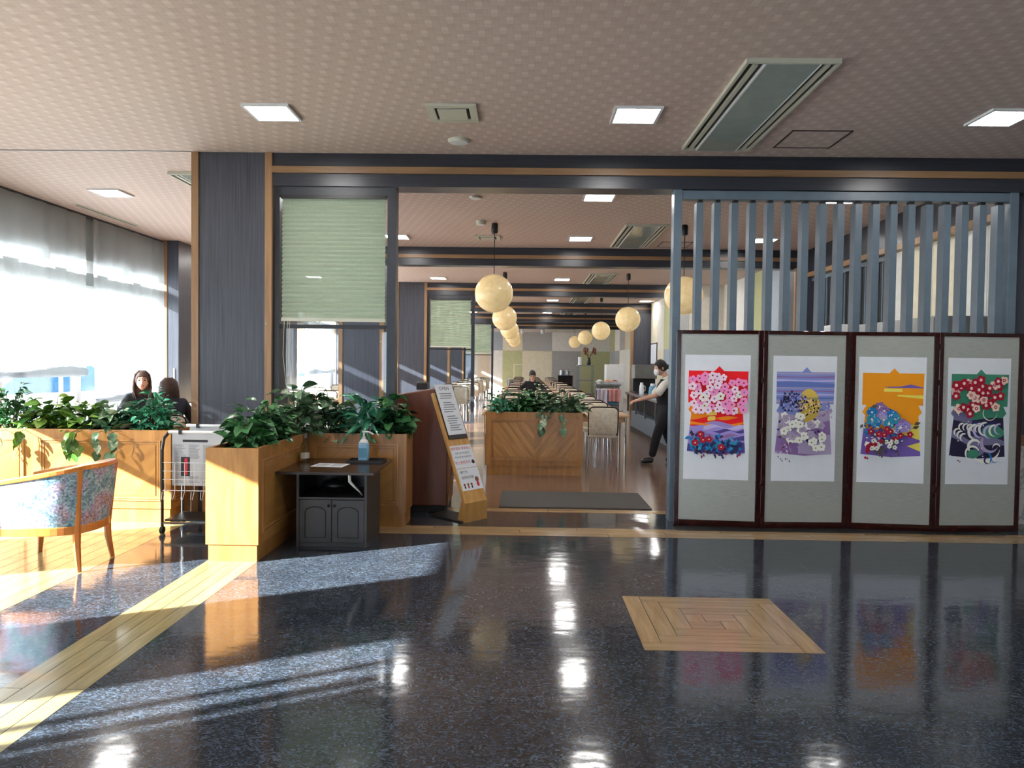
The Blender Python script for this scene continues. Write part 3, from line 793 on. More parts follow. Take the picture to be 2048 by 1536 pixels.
# ------------------------------------------------------------------ planters and plants
def frame_mould(mb, M, w, h, t, d):
    """rectangular moulding of two ridges in the local XZ plane, proud by d (toward -Y)"""
    for inset, dd in ((0.0, d), (t * 1.6, d * 0.6)):
        a, b = inset, inset + t
        for (x0, z0, x1, z1) in ((a, a, w - a, b), (a, h - b, w - a, h - a), (a, b, b, h - b), (w - b, b, w - a, h - b)):
            mb.box(x0, -dd, z0, x1, 0.002, z1, M=M)
def planter(name, label, x0, x1, y0, y1, faces, h=0.82, veneer=False, parent=None):
    t = parent or thing(name, label, 'planter', ((x0 + x1) / 2, (y0 + y1) / 2, 0))
    th = 0.03; bh = 0.125
    m = MB().box(x0, y0, bh, x1, y0 + th, h).box(x0, y1 - th, bh, x1, y1, h).box(x0, y0 + th, bh, x0 + th, y1 - th, h).box(x1 - th, y0 + th, bh, x1, y1 - th, h)
    m.build('box', 'honey_wood', t)
    MB().box(x0 + 0.014, y0 + 0.014, 0, x1 - 0.014, y1 - 0.014, bh).build('plinth', 'honey_wood', t)
    MB().box(x0 + th, y0 + th, bh, x1 - th, y1 - th, h - 0.07).build('soil', 'soil', t)
    for (kind, a, b) in faces:
        L = b - a; hh = h - bh - 0.16
        if kind == 'front': M = Matrix.Translation((a, y0, bh + 0.07))
        elif kind == 'right': M = Matrix.Translation((x1, a, bh + 0.07)) @ Matrix.Rotation(pi / 2, 4, 'Z')
        elif kind == 'left': M = Matrix.Translation((x0, b, bh + 0.07)) @ Matrix.Rotation(-pi / 2, 4, 'Z')
        mm = MB(); frame_mould(mm, M, L, hh, 0.011, 0.011); mm.build('moulding', 'moulding_wood', t)
        if veneer:
            MB().box(0.045, -0.004, 0.045, L / 2, 0.001, hh - 0.045, M=M).build('veneer', 'honey_veneer_left', t)
            MB().box(L / 2, -0.004, 0.045, L - 0.045, 0.001, hh - 0.045, M=M).build('veneer', 'honey_veneer_right', t)
        else:
            MB().box(0.045, -0.004, 0.045, L - 0.045, 0.001, hh - 0.045, M=M).build('veneer', 'honey_veneer_plain', t)
    return t
planter('planter_box', 'sunlit honey wood planter box beside the armchair', -5.6, -3.11, 6.33, 6.75, [('front', -4.27, -3.2), ('front', -5.5, -4.42), ('right', 6.39, 6.69)])
pl = planter('planter_box', 'L shaped honey wood planter box around the dark cabinet', -2.27, -1.89, 5.13, 6.30, [('right', 5.2, 6.22)])
planter('', '', -2.27, -1.02, 6.30, 6.66, [('front', -1.84, -1.09)], parent=pl)
planter('planter_box', 'honey wood planter box standing alone in the dining entrance', -0.49, 0.77, 9.39, 9.85, [('front', -0.43, 0.71)], veneer=True)

def leafmesh(name, mat, L=0.1, W=0.062, fold=0.25, droop=0.5, tip=1.0):
    n = 6; vs = []; fs = []
    for i in range(n + 1):
        u = i / n
        wd = W * 0.5 * (sin(pi * min(1, u ** 0.75)) ** (0.8 * tip)) if 0 < u < 1 else 0.0015
        y = L * (u - 0.12 * droop * u * u); z = -droop * L * u * u * 0.6
        vs += [(-wd, y, z + wd * fold), (0, y, z), (wd, y, z + wd * fold)]
    for i in range(n):
        for j in (0, 1):
            a = i * 3 + j; fs.append((a, a + 1, a + 4, a + 3))
    return MB().add(vs, fs).data(name, mat, True)
LM = {}
def leafset(mat, kind):
    if (mat, kind) not in LM:
        if kind == 'broad': q = [(0.105, 0.075, 0.3, 0.5), (0.085, 0.06, 0.4, 0.8), (0.12, 0.085, 0.2, 0.35)]
        elif kind == 'long': q = [(0.20, 0.042, 0.5, 0.7), (0.24, 0.045, 0.5, 1.0), (0.16, 0.04, 0.4, 0.4)]
        else: q = [(0.062, 0.042, 0.35, 0.5), (0.05, 0.036, 0.3, 0.7), (0.07, 0.04, 0.4, 0.4)]
        LM[(mat, kind)] = [leafmesh('leaf', mat, L, W, f, d) for L, W, f, d in q]
    return LM[(mat, kind)]
def plant(label, x, y, z, rx, ry, h, mat, kind='broad', n=60, fill=120, seed=1, trail=0, low=0.0):
    rnd = random.Random(seed)
    t = thing('potted_plant', label, 'plant', (x, y, z), group='plants in the planter boxes')
    ls = leafset(mat, kind); st = MB(); fm = MB()
    def spot(inner):
        a = rnd.uniform(0, 2 * pi); c = rnd.uniform(-low, 1) ; r = math.sqrt(max(0.05, 1 - max(0, c) ** 2)) * rnd.uniform(0.55, 1.0)
        k = 0.62 if inner else rnd.uniform(0.85, 1.05)
        p = Vector((r * cos(a) * rx * k, r * sin(a) * ry * k, 0.02 + max(c, -0.1) * h * k * rnd.uniform(0.75, 1.05)))
        d = Vector((cos(a) * rnd.uniform(0.5, 1), sin(a) * rnd.uniform(0.5, 1), rnd.uniform(-0.35, 0.75)))
        return p, d
    def mtx(p, d, s):
        q = d.to_track_quat('Y', 'Z').to_matrix().to_4x4()
        return Matrix.Translation(p) @ q @ Matrix.Rotation(rnd.uniform(-0.7, 0.7), 4, 'Y') @ Matrix.Scale(s, 4)
    for i in range(n):
        p, d = spot(False)
        o = link('leaf', rnd.choice(ls), t, False); o.matrix_basis = mtx(p, d, rnd.uniform(0.8, 1.3))
        if i % 3 == 0: st.tube([(p.x * 0.2, p.y * 0.2, -0.06), (p.x * 0.6, p.y * 0.6, p.z * 0.7), p], 0.0035, 5)
    for k in range(trail):
        bx = rnd.uniform(-rx, rx) * 0.7; by = -ry - 0.06
        pts = [Vector((bx, by * 0.4, 0.05)), Vector((bx, by, 0.03))]
        for j in range(1, 4): pts.append(Vector((bx + rnd.uniform(-0.03, 0.03), by - 0.015, 0.03 - 0.055 * j)))
        st.tube(pts, 0.003, 5)
        for j, p in enumerate(pts[1:]):
            o = link('leaf', rnd.choice(ls), t, False); o.matrix_basis = mtx(p, Vector((rnd.uniform(-0.5, 0.5), -0.7, -0.8)), rnd.uniform(0.9, 1.2))
    for i in range(fill):
        p, d = spot(True); M = mtx(p, d, rnd.uniform(0.8, 1.3)); fm.mesh(rnd.choice(ls), M)
    st.build('stems', 'stem_green', t, False)
    o = fm.build('inner_foliage', mat, t, False); o['kind'] = 'stuff'
ZP = 0.77
plant('tall dark leafy plant at the left end of the sunlit planter', -4.66, 6.53, ZP, 0.26, 0.2, 0.44, 'leaf_deep', 'small', 110, 260, 11, 1)
plant('lime green vine at the left of the sunlit planter', -4.30, 6.53, ZP, 0.22, 0.2, 0.31, 'leaf_lime', 'broad', 60, 100, 12, 1)
plant('lime green vine trailing down the front of the sunlit planter', -4.0, 6.52, ZP, 0.2, 0.2, 0.29, 'leaf_lime', 'broad', 60, 90, 13, 3)
plant('mottled grey green plant in the middle of the sunlit planter', -3.72, 6.53, ZP, 0.2, 0.2, 0.27, 'leaf_mottled', 'broad', 60, 100, 14, 2)
plant('bushy teal green plant at the right end of the sunlit planter', -3.38, 6.54, ZP, 0.28, 0.2, 0.40, 'leaf_teal', 'small', 120, 320, 15)
plant('low leafy plant at the front end of the L shaped planter', -2.08, 5.46, ZP, 0.17, 0.2, 0.30, 'leaf_deep', 'broad', 70, 110, 21)
plant('bushy deep green plant along the short arm of the L shaped planter', -2.06, 5.86, ZP, 0.2, 0.26, 0.38, 'leaf_deep', 'small', 120, 300, 22)
plant('mottled plant at the corner of the L shaped planter', -2.0, 6.34, ZP, 0.24, 0.24, 0.45, 'leaf_mottled', 'broad', 75, 140, 23)
plant('grey green broad leaved plant left of centre in the L shaped planter', -1.71, 6.48, ZP, 0.21, 0.17, 0.42, 'leaf_mottled', 'broad', 75, 140, 24)
plant('plant with long arching blades behind the hand sanitizer', -1.42, 6.48, ZP, 0.18, 0.15, 0.38, 'leaf_teal', 'long', 60, 70, 25)
plant('deep green plant at the podium end of the L shaped planter', -1.17, 6.48, ZP, 0.16, 0.16, 0.36, 'leaf_deep', 'broad', 75, 120, 26)
plant('bright green plant at the left end of the lone planter', -0.30, 9.60, ZP, 0.24, 0.24, 0.31, 'leaf_teal', 'small', 90, 200, 31)
plant('deep green plant second from the left in the lone planter', -0.03, 9.62, ZP, 0.2, 0.22, 0.29, 'leaf_deep', 'broad', 50, 90, 32)
plant('tallest plant in the middle of the lone planter', 0.16, 9.66, ZP, 0.22, 0.2, 0.40, 'leaf_deep', 'small', 80, 180, 33)
plant('mottled vine trailing over the front of the lone planter', 0.33, 9.58, ZP, 0.19, 0.22, 0.29, 'leaf_mottled', 'broad', 50, 80, 37, 2)
plant('broad leaved plant at the right end of the lone planter', 0.60, 9.62, ZP, 0.24, 0.22, 0.31, 'leaf_mottled', 'broad', 60, 100, 38, 1)

# ------------------------------------------------------------------ folding screen with four kimono prints
def clip(poly, cl):
    out = list(poly)
    for i in range(len(cl)):
        a, b = cl[i], cl[(i + 1) % len(cl)]
        def ins(p): return (b[0] - a[0]) * (p[1] - a[1]) - (b[1] - a[1]) * (p[0] - a[0]) >= -1e-9
        src = out; out = []
        for j in range(len(src)):
            p, q = src[j - 1], src[j]
            if ins(p) != ins(q):
                d1 = (b[0] - a[0]) * (p[1] - a[1]) - (b[1] - a[1]) * (p[0] - a[0]); d2 = (b[0] - a[0]) * (q[1] - a[1]) - (b[1] - a[1]) * (q[0] - a[0])
                t = d1 / (d1 - d2); out.append((p[0] + (q[0] - p[0]) * t, p[1] + (q[1] - p[1]) * t))
            if ins(q): out.append(q)
        if not out: return []
    return out
def N(x, y): return ((x - 110) / 770.0, (1500 - y) / 1450.0)
UP = [N(155, 605), N(850, 605), N(858, 236), N(155, 234)]                     # sleeves and shoulders, counter-clockwise
MID = [N(192, 725), N(803, 725), N(840, 685), N(800, 605), N(205, 605), N(157, 688)]
LOW = [N(148, 1172), N(500, 1204), N(835, 1182), N(803, 725), N(192, 725)]
NECK = [N(460, 236), N(575, 238), N(515, 178)]
class Print:
    def __init__(s, w, h): s.mb = MB(); s.mats = []; s.z = 0; s.w = w; s.h = h
    def mi(s, m):
        if m not in s.mats: s.mats.append(m)
        return s.mats.index(m)
    def raw(s, poly, m):
        if len(poly) < 3: return
        s.mb.poly([(u * s.w, -s.z, v * s.h) for u, v in poly], s.mi(m))
    def layer(s): s.z += 0.00012
    def shape(s, poly, m, parts=(UP, MID, LOW, NECK)):
        """fan-triangulated so that concave outlines can be clipped"""
        s.layer()
        for p in parts:
            if len(poly) <= 4: s.raw(clip(poly, p), m)
            else:
                c = (sum(a for a, b in poly) / len(poly), sum(b for a, b in poly) / len(poly))
                for i in range(len(poly)):
                    tri = [c, poly[i], poly[(i + 1) % len(poly)]]
                    ar = (tri[1][0] - tri[0][0]) * (tri[2][1] - tri[0][1]) - (tri[1][1] - tri[0][1]) * (tri[2][0] - tri[0][0])
                    if ar < 0: tri.reverse()
                    s.raw(clip(tri, p), m)
    def band(s, v0, v1, m, a0=0.0, a1=0.0, f=3, ph=0, u0=0.0, u1=1.0, tilt=0):
        """wavy horizontal band from v0 to v1, cut into columns"""
        s.layer(); n = 18
        for i in range(n):
            ua, ub = u0 + (u1 - u0) * i / n, u0 + (u1 - u0) * (i + 1) / n
            def lo_(u): return v0 + a0 * sin(f * 6.28 * u + ph) + tilt * (u - 0.5)
            def hi_(u): return v1 + a1 * sin(f * 6.28 * u + ph + 1.3) + tilt * (u - 0.5)
            q = [(ua, lo_(ua)), (ub, lo_(ub)), (ub, max(lo_(ub), hi_(ub))), (ua, max(lo_(ua), hi_(ua)))]
            for p in (UP, MID, LOW, NECK): s.raw(clip(q, p), m)
    def flower(s, u, v, r, petal, core, n=5, rot=0.0):
        s.layer(); asp = s.w / s.h
        for k in range(n):
            a = rot + 2 * pi * k / n; c = (u + cos(a) * r * 0.58, v + sin(a) * r * 0.58 * asp)
            s.raw([(c[0] + 0.46 * r * cos(2 * pi * j / 8), c[1] + 0.46 * r * asp * sin(2 * pi * j / 8)) for j in range(8)], petal)
        s.layer()
        s.raw([(u + 0.24 * r * cos(2 * pi * j / 6), v + 0.24 * r * asp * sin(2 * pi * j / 6)) for j in range(6)], core)
    def disc(s, u, v, r, m, n=10, sq=1.0):
        s.layer(); asp = s.w / s.h
        s.raw([(u + r * cos(2 * pi * j / n), v + r * sq * asp * sin(2 * pi * j / n)) for j in range(n)], m)
    def leaf(s, u, v, r, a, m):
        s.layer(); asp = s.w / s.h
        pts = [(0, 0), (0.5, 0.28), (1, 0), (0.5, -0.28)]
        s.raw([(u + r * (x * cos(a) - y * sin(a)), v + r * asp * (x * sin(a) + y * cos(a))) for x, y in pts], m)
    def curl(s, u, v, r, a0, a1, m, w=0.25, grow=0.0, n=14):
        s.layer(); asp = s.w / s.h
        for i in range(n):
            q = []
            for t, k in ((i, 1), (i + 1, 1), (i + 1, -1), (i, -1)):
                f = t / n; a = a0 + (a1 - a0) * f; ww = w * r * (sin(pi * min(0.98, 0.15 + f * 0.85))) * 0.5; rr = r * (1 + grow * f) + k * ww
                q.append((u + rr * cos(a), v + rr * asp * sin(a)))
            s.raw(q, m)
    def base(s, m):
        s.layer()
        for p in (UP, MID, LOW, NECK): s.raw(p, m)

def print_red(P):
    rn = random.Random(3); P.base('p_red')
    P.band(0.44, 0.585, 'p_orange', 0.02, 0.02, 1.2); P.band(0.50, 0.545, 'p_red', 0.012, 0.014, 1.6, 1, 0.35, 0.95); P.band(0.46, 0.49, 'p_red', 0.01, 0.012, 2, 2)
    P.band(0.52, 0.545, 'p_yellow', 0.006, 0.01, 2, 0, 0.34, 0.5); P.band(0.475, 0.50, 'p_yellow', 0.006, 0.01, 2, 1, 0.36, 0.48)
    P.band(0.20, 0.45, 'p_lav', 0, 0.02, 1.4, 2.2); P.band(0.43, 0.46, 'p_orange', 0.01, 0.012, 1.2, 0.4, 0.0, 0.42)
    P.band(0.41, 0.43, 'p_lavlt', 0.012, 0.014, 2.2, 0.6, 0.3, 1); P.band(0.385, 0.40, 'p_indigo', 0.01, 0.01, 3.2, 0, 0.45, 0.92)
    P.band(0.345, 0.36, 'p_mauve', 0.01, 0.012, 2.6, 1, 0.35, 0.85); P.band(0.32, 0.345, 'p_indigo', 0.004, 0.012, 1.8, 2, 0.76, 1.0)
    P.band(0.2, 0.29, 'p_indigo', 0, 0.012, 2, 1.2)
    for i in range(150):
        u = rn.uniform(0.09, 0.82); v = 0.235 + rn.random() * (0.16 - 0.11 * u); P.leaf(u, v, rn.uniform(0.06, 0.10), rn.uniform(0, 6.3), rn.choice(['p_blue', 'p_blue', 'p_teal', 'p_navy', 'p_dark']))
    for i in range(26): P.leaf(rn.uniform(0.15, 0.85), rn.uniform(0.195, 0.225), 0.06, rn.uniform(0, 6.3), rn.choice(['p_dark', 'p_plum', 'p_navy']))
    for u, v in ((0.17, 0.295), (0.29, 0.32), (0.38, 0.325), (0.245, 0.365), (0.57, 0.265)): P.flower(u, v, 0.055, 'p_crimson', 'p_cream', 5)
    pts = []
    for i in range(500):
        u = rn.uniform(0.10, 0.91); v = rn.uniform(0.555, 0.84)
        if v > 0.80 and u > 0.62: continue
        if v < 0.62 and not 0.12 < u < 0.9: continue
        if all((u - a) ** 2 + ((v - b) * 1.9) ** 2 > 0.0048 for a, b in pts): pts.append((u, v))
    for u, v in pts: P.flower(u, v, rn.uniform(0.055, 0.068), rn.choice(['p_pink', 'p_blush', 'p_blush', 'p_pink', 'p_white']), rn.choice(['p_plum', 'p_mauve', 'p_crimson']), 5, rn.uniform(0, 1))
def print_lilac(P):
    rn = random.Random(5); P.base('p_peri')
    for k in range(9): P.band(0.63 + k * 0.028, 0.642 + k * 0.028, ['p_mauvelt', 'p_perid', 'p_lavlt', 'p_mauve'][k % 4], 0.002, 0.003, 1, k)
    P.band(0.75, 0.785, 'p_perid', 0.0, 0.012, 0.5, -0.8)
    P.band(0.19, 0.55, 'p_mauvelt', 0, 0.02, 1, 1); P.band(0.19, 0.33, 'p_mauve', 0, 0.03, 0.6, 2.0, 0, 1, -0.12)
    P.band(0.36, 0.47, 'p_mauve', 0.01, 0.015, 0.8, 0, 0.55, 1.0, 0.06); P.band(0.22, 0.36, 'p_mauvelt', 0.0, 0.01, 0.5, 1, 0.42, 1.0, -0.03)
    P.shape([(0.57 + 0.17 * cos(a), 0.605 + 0.135 * sin(a)) for a in [2 * pi * i / 20 for i in range(20)]], 'p_gold')
    P.band(0.655, 0.675, 'p_olive', 0.003, 0.005, 1, 0, 0.5, 0.72)
    for i in range(130):
        a = rn.uniform(0, 6.3); rr = math.sqrt(rn.random()); P.leaf(0.33 + 0.25 * rr * cos(a), 0.625 + 0.075 * rr * sin(a), rn.uniform(0.045, 0.07), rn.uniform(0, 6.3), rn.choice(['p_navy', 'p_indigo', 'p_dark', 'p_peri', 'p_lavlt']))
    for i in range(120):
        a = rn.uniform(0, 6.3); rr = math.sqrt(rn.random()); P.leaf(0.58 + 0.15 * rr * cos(a), 0.60 + 0.06 * rr * sin(a), rn.uniform(0.035, 0.055), rn.uniform(0, 6.3), rn.choice(['p_dark', 'p_cream', 'p_gold', 'p_yellow']))
    for i in range(30): P.leaf(rn.uniform(0.72, 0.92), rn.uniform(0.52, 0.63), 0.03, rn.uniform(0, 6.3), rn.choice(['p_plum', 'p_mauve', 'p_cream']))
    for i in range(60): P.leaf(rn.uniform(0.08, 0.7), rn.uniform(0.32, 0.5), 0.06, rn.uniform(0, 6.3), rn.choice(['p_navy', 'p_mauve', 'p_olive', 'p_indigo']))
    for i in range(44):
        u = rn.uniform(0.12, 0.78); v = rn.uniform(0.31, 0.53) - 0.04 * (u > 0.6); P.flower(u, v, rn.uniform(0.05, 0.068), rn.choice(['p_white', 'p_white', 'p_mauvelt', 'p_white']), 'p_olive', 5, rn.uniform(0, 1))
    for i in range(26): P.leaf(rn.uniform(0.06, 0.26), rn.uniform(0.17, 0.32), 0.035, rn.uniform(0, 6.3), rn.choice(['p_blush', 'p_plum', 'p_indigo']))
    P.curl(0.3, 0.25, 0.09, -0.6, 1.2, 'p_lavlt', 0.12); P.curl(0.2, 0.25, 0.06, -0.6, 1.2, 'p_lavlt', 0.12)
def print_amber(P):
    rn = random.Random(8); P.base('p_amber')
    P.shape([(0.37, 0.765), (0.62, 0.768), (0.78, 0.785), (1.0, 0.757), (1.0, 0.755), (0.7, 0.757), (0.45, 0.757)], 'p_violet')
    P.shape([(0.38, 0.725), (0.65, 0.725), (0.65, 0.75), (0.38, 0.75)], 'p_lemon'); P.shape([(0.58, 0.69), (1.0, 0.67), (1.0, 0.70), (0.58, 0.70)], 'p_lemon')
    P.band(0.18, 0.44, 'p_lemon', 0, 0.03, 0.6, 3.2, 0.5, 1.0); P.band(0.18, 0.47, 'p_violet', 0, 0.05, 0.5, 2.2, 0, 0.62)
    P.shape([(0.3, 0.22), (0.98, 0.245), (0.7, 0.29), (0.98, 0.335), (0.6, 0.40), (0.3, 0.40)], 'p_violet'); P.band(0.17, 0.255, 'p_violet', 0, 0.01, 0.5, 1)
    blob = lambda i: None
    for i in range(90):
        a = rn.uniform(0, 6.3); rr = math.sqrt(rn.random()); u = 0.36 + 0.30 * rr * cos(a); v = 0.44 + 0.17 * rr * sin(a)
        P.leaf(u, v, rn.uniform(0.05, 0.09), rn.uniform(0, 6.3), rn.choice(['p_brownleaf', 'p_indigo', 'p_teal', 'p_dark', 'p_blue']))
    for u, v, c in ((0.32, 0.60, 'p_mauve'), (0.38, 0.57, 'p_mauve'), (0.36, 0.53, 'p_lav'), (0.38, 0.50, 'p_mauvelt'), (0.2, 0.56, 'p_blue'), (0.5, 0.54, 'p_blue'), (0.55, 0.51, 'p_teal'), (0.26, 0.48, 'p_blue'), (0.2, 0.5, 'p_teal'), (0.66, 0.47, 'p_mauve'), (0.7, 0.45, 'p_lav'), (0.62, 0.44, 'p_lav'), (0.45, 0.47, 'p_teal')):
        P.flower(u, v, 0.085, c, 'p_white', 6, rn.uniform(0, 1))
        for q in range(5): P.disc(u + rn.uniform(-0.05, 0.05), v + rn.uniform(-0.025, 0.025), 0.01, rn.choice(['p_blush', 'p_white', 'p_indigo']), 6)
    for i in range(60): P.leaf(rn.uniform(0.1, 0.66), rn.uniform(0.33, 0.45), 0.045, rn.uniform(0, 6.3), rn.choice(['p_white', 'p_blue', 'p_white', 'p_navy']))
    for u, v in ((0.3, 0.39), (0.38, 0.385), (0.42, 0.43), (0.47, 0.41), (0.62, 0.38), (0.76, 0.39), (0.18, 0.41), (0.55, 0.35)): P.flower(u, v, 0.05, 'p_crimson', 'p_cream', 5, rn.uniform(0, 1))
    for i in range(34): P.flower(rn.uniform(0.12, 0.58), rn.uniform(0.25, 0.335), 0.036, rn.choice(['p_white', 'p_crimson', 'p_brownleaf', 'p_white']), 'p_dark', 5, rn.uniform(0, 1))
    for i in range(14): P.leaf(rn.uniform(0.2, 0.6), rn.uniform(0.22, 0.27), 0.06, rn.uniform(0, 6.3), 'p_brownleaf')
    for u, v in ((0.8, 0.47), (0.78, 0.44), (0.16, 0.6)): P.leaf(u, v, 0.11, 0.3, 'p_brownleaf')
    P.disc(0.1, 0.20, 0.02, 'p_crimson'); P.disc(0.13, 0.195, 0.016, 'p_plum')
def print_green(P):
    rn = random.Random(9); P.base('p_green')
    P.band(0.17, 0.52, 'p_dark', 0, 0.03, 0.7, 2.6, 0, 1, -0.06); P.band(0.38, 0.52, 'p_navy', 0.01, 0.03, 0.7, 0.5, 0.3, 0.8)
    P.band(0.44, 0.53, 'p_greyv', 0.015, 0.01, 0.8, 0.0, 0, 0.4, -0.16); P.band(0.27, 0.33, 'p_greyv', 0.012, 0.012, 0.9, 0.6, 0.0, 0.6, -0.22); P.band(0.33, 0.38, 'p_greyv', 0.02, 0.02, 1.0, 2, 0.4, 1.0, -0.1)
    for (u, v, r) in ((0.72, 0.42, 0.16), (0.80, 0.41, 0.12)): P.disc(u, v, r, 'p_green', 16, 0.7)
    for k in range(6): P.curl(0.47 + 0.075 * k, 0.415 + 0.012 * (k % 3), 0.115 - 0.007 * k, 1.4, 4.9, 'p_white' if k % 2 == 0 else 'p_lavlt', 0.42)
    for k in range(5): P.curl(0.25 + 0.065 * k, 0.455 - 0.004 * k, 0.055, 1.2, 4.4, 'p_white', 0.5)
    for k in range(3): P.curl(0.18 + 0.05 * k, 0.41 - 0.02 * k, 0.06, 1.2, 4.4, 'p_white', 0.5)
    P.curl(0.45, 0.30, 0.10, 0.6, 4.9, 'p_white', 0.45); P.curl(0.5, 0.29, 0.10, -2.6, 0.5, 'p_greyv', 0.6)
    P.disc(0.43, 0.24, 0.1, 'p_green', 14, 0.7); P.curl(0.42, 0.245, 0.11, 0.4, 4.6, 'p_white', 0.3); P.curl(0.62, 0.30, 0.24, 4.0, 6.1, 'p_white', 0.22); P.curl(0.70, 0.33, 0.14, 2.6, 5.8, 'p_mauvelt', 0.4); P.curl(0.8, 0.29, 0.06, 0.3, 3.3, 'p_white', 0.45)
    P.curl(0.62, 0.205, 0.1, -0.6, 1.5, 'p_blue', 0.3); P.curl(0.66, 0.19, 0.045, 1.0, 5.4, 'p_navy', 0.6); P.curl(0.78, 0.2, 0.05, 2.5, 5.8, 'p_peri', 0.4)
    P.curl(0.1, 0.555, 0.08, -0.3, 2.4, 'p_white', 0.2); P.curl(0.68, 0.565, 0.11, 2.0, 6.4, 'p_white', 0.14)
    for i in range(12): P.disc(rn.choice([0.2, 0.1, 0.6, 0.55, 0.3]) + rn.uniform(-0.05, 0.05), rn.uniform(0.21, 0.5), 0.011, rn.choice(['p_white', 'p_blush']), 6)
    pts = []; arms = [((0.08, 0.69), (0.16, 0.78)), ((0.14, 0.77), (0.45, 0.79)), ((0.36, 0.74), (0.5, 0.68)), ((0.52, 0.84), (0.5, 0.70)), ((0.5, 0.68), (0.62, 0.62)), ((0.56, 0.72), (0.92, 0.83)), ((0.68, 0.70), (0.9, 0.70)), ((0.6, 0.65), (0.76, 0.62)), ((0.12, 0.595), (0.42, 0.62))]
    for i in range(900):
        (a0, b0), (a1, b1) = rn.choice(arms); f = rn.random(); u = a0 + (a1 - a0) * f + rn.uniform(-0.045, 0.045); v = b0 + (b1 - b0) * f + rn.uniform(-0.022, 0.022)
        if 0.11 < u < 0.90 and v < 0.845 and all((u - a) ** 2 + ((v - b) * 1.9) ** 2 > 0.0052 for a, b in pts): pts.append((u, v))
    pts += [(0.34, 0.56)]
    for u, v in pts:
        c = rn.choice(['p_crimson', 'p_crimson', 'p_cream']); P.flower(u, v, rn.uniform(0.062, 0.08), c, 'p_cream', 5, rn.uniform(0, 1)); P.disc(u, v, 0.026, 'p_cream' if c == 'p_crimson' else 'p_crimson', 8); P.disc(u, v, 0.013, 'p_blush', 6)
    P.disc(0.17, 0.19, 0.012, 'p_plum'); P.disc(0.2, 0.18, 0.01, 'p_plum')

PTS = [(1.372, 6.57), (2.133, 6.51), (2.922, 6.54), (3.672, 6.48), (4.448, 6.53)]
fs_ = thing('folding_screen', 'four panel folding screen with kimono prints in maroon lacquer frames', 'folding screen', (2.9, 6.52, 0))
ZT = 1.77
names = [('kimono print of pink blossoms over red and violet hills', print_red), ('kimono print in lilac stripes with white flowers', print_lilac),
         ('kimono print in amber orange with blue flowers', print_amber), ('kimono print of plum blossoms over dark waves', print_green)]
for i in range(4):
    (xa, ya), (xb, yb) = PTS[i], PTS[i + 1]
    Wd = math.hypot(xb - xa, yb - ya) - 0.004; ang = math.atan2(yb - ya, xb - xa)
    e = 0.042; m = MB()
    m.box(0, 0, 0, e, 0.03, ZT).box(Wd - e, 0, 0, Wd, 0.03, ZT).box(e, 0, 0, Wd - e, 0.03, 0.055).box(e, 0, ZT - 0.034, Wd - e, 0.03, ZT)
    fr = m.build('panel_frame', 'lacquer_maroon', fs_, False, 0.004)
    fr.location = (xa - 2.9, ya - 6.52, 0.002); fr.rotation_euler = (0, 0, ang)
    MB().box(e, 0.008, 0.055, Wd - e, 0.024, ZT - 0.034).build('silk_mount', 'silver_silk', fr, False)
    pw, ph = 0.575, 1.124; px = (Wd - pw) / 2 - 0.012; pz = 0.424
    MB().box(px, 0.0065, pz, px + pw, 0.008, pz + ph).build('paper', 'paper_white', fr, False)
    P = Print(pw, ph); names[i][1](P)
    me = P.mb.data('kimono_print', P.mats); o = link('kimono_print', me, fr, False, label=names[i][0]); o.location = (px, 0.0063, pz)
    if i < 3:
        for z in (0.35, 0.85, 1.3, 1.62): MB().box(Wd - 0.012, -0.003, z, Wd + 0.012, 0.001, z + 0.05).build('hinge', 'tube_bronze', fr, False)

# ------------------------------------------------------------------ armchair
ac = thing('armchair', 'low tub armchair with mosaic fabric and curved wood rail, cut by the left edge', 'armchair', (-3.27, 5.02, 0))
OUT = [(-0.33, -0.27), (-0.16, -0.285), (0.02, -0.275), (0.16, -0.245), (0.255, -0.18), (0.29, -0.09), (0.30, 0.0), (0.29, 0.09), (0.255, 0.18), (0.16, 0.245), (0.02, 0.275), (-0.16, 0.285), (-0.33, 0.27)]
def crv(u):
    x = u * (len(OUT) - 1); i = min(int(x), len(OUT) - 2); f = x - i
    p0, p1, p2, p3 = OUT[max(i - 1, 0)], OUT[i], OUT[i + 1], OUT[min(i + 2, len(OUT) - 1)]
    return tuple(0.5 * (2 * p1[k] + (p2[k] - p0[k]) * f + (2 * p0[k] - 5 * p1[k] + 4 * p2[k] - p3[k]) * f * f + (3 * p1[k] - p0[k] - 3 * p2[k] + p3[k]) * f ** 3) for k in (0, 1))
def topz(u): return 0.585 + 0.125 * min(1, sin(pi * u) ** 1.0 * 1.12)
def shell(u0, u1, off, n=18):
    def f(u, v):
        uu = u0 + (u1 - u0) * u; x, y = crv(uu); k = (1 + off) * (1 + 0.16 * v)
        bul = 0.012 * sin(pi * v)
        L = math.hypot(x, y); return ((x * k + x / L * bul), (y * k + y / L * bul), 0.285 + (topz(uu) - 0.285) * v)
    return f
for (a, b) in ((0.02, 0.325), (0.335, 0.665), (0.675, 0.98)):
    m = MB(); m.grid(shell(a, b, 0.0), 18, 8); m.grid(shell(a, b, -0.14), 18, 8)
    m.build('upholstered_panel', 'mosaic_upholstery', ac, False, smooth=True)
def railpts(v, off): return [(crv(u / 40)[0] * (1 + 0.16 * v) * off, crv(u / 40)[1] * (1 + 0.16 * v) * off, 0.285 + (topz(u / 40) - 0.285) * v) for u in range(41)]
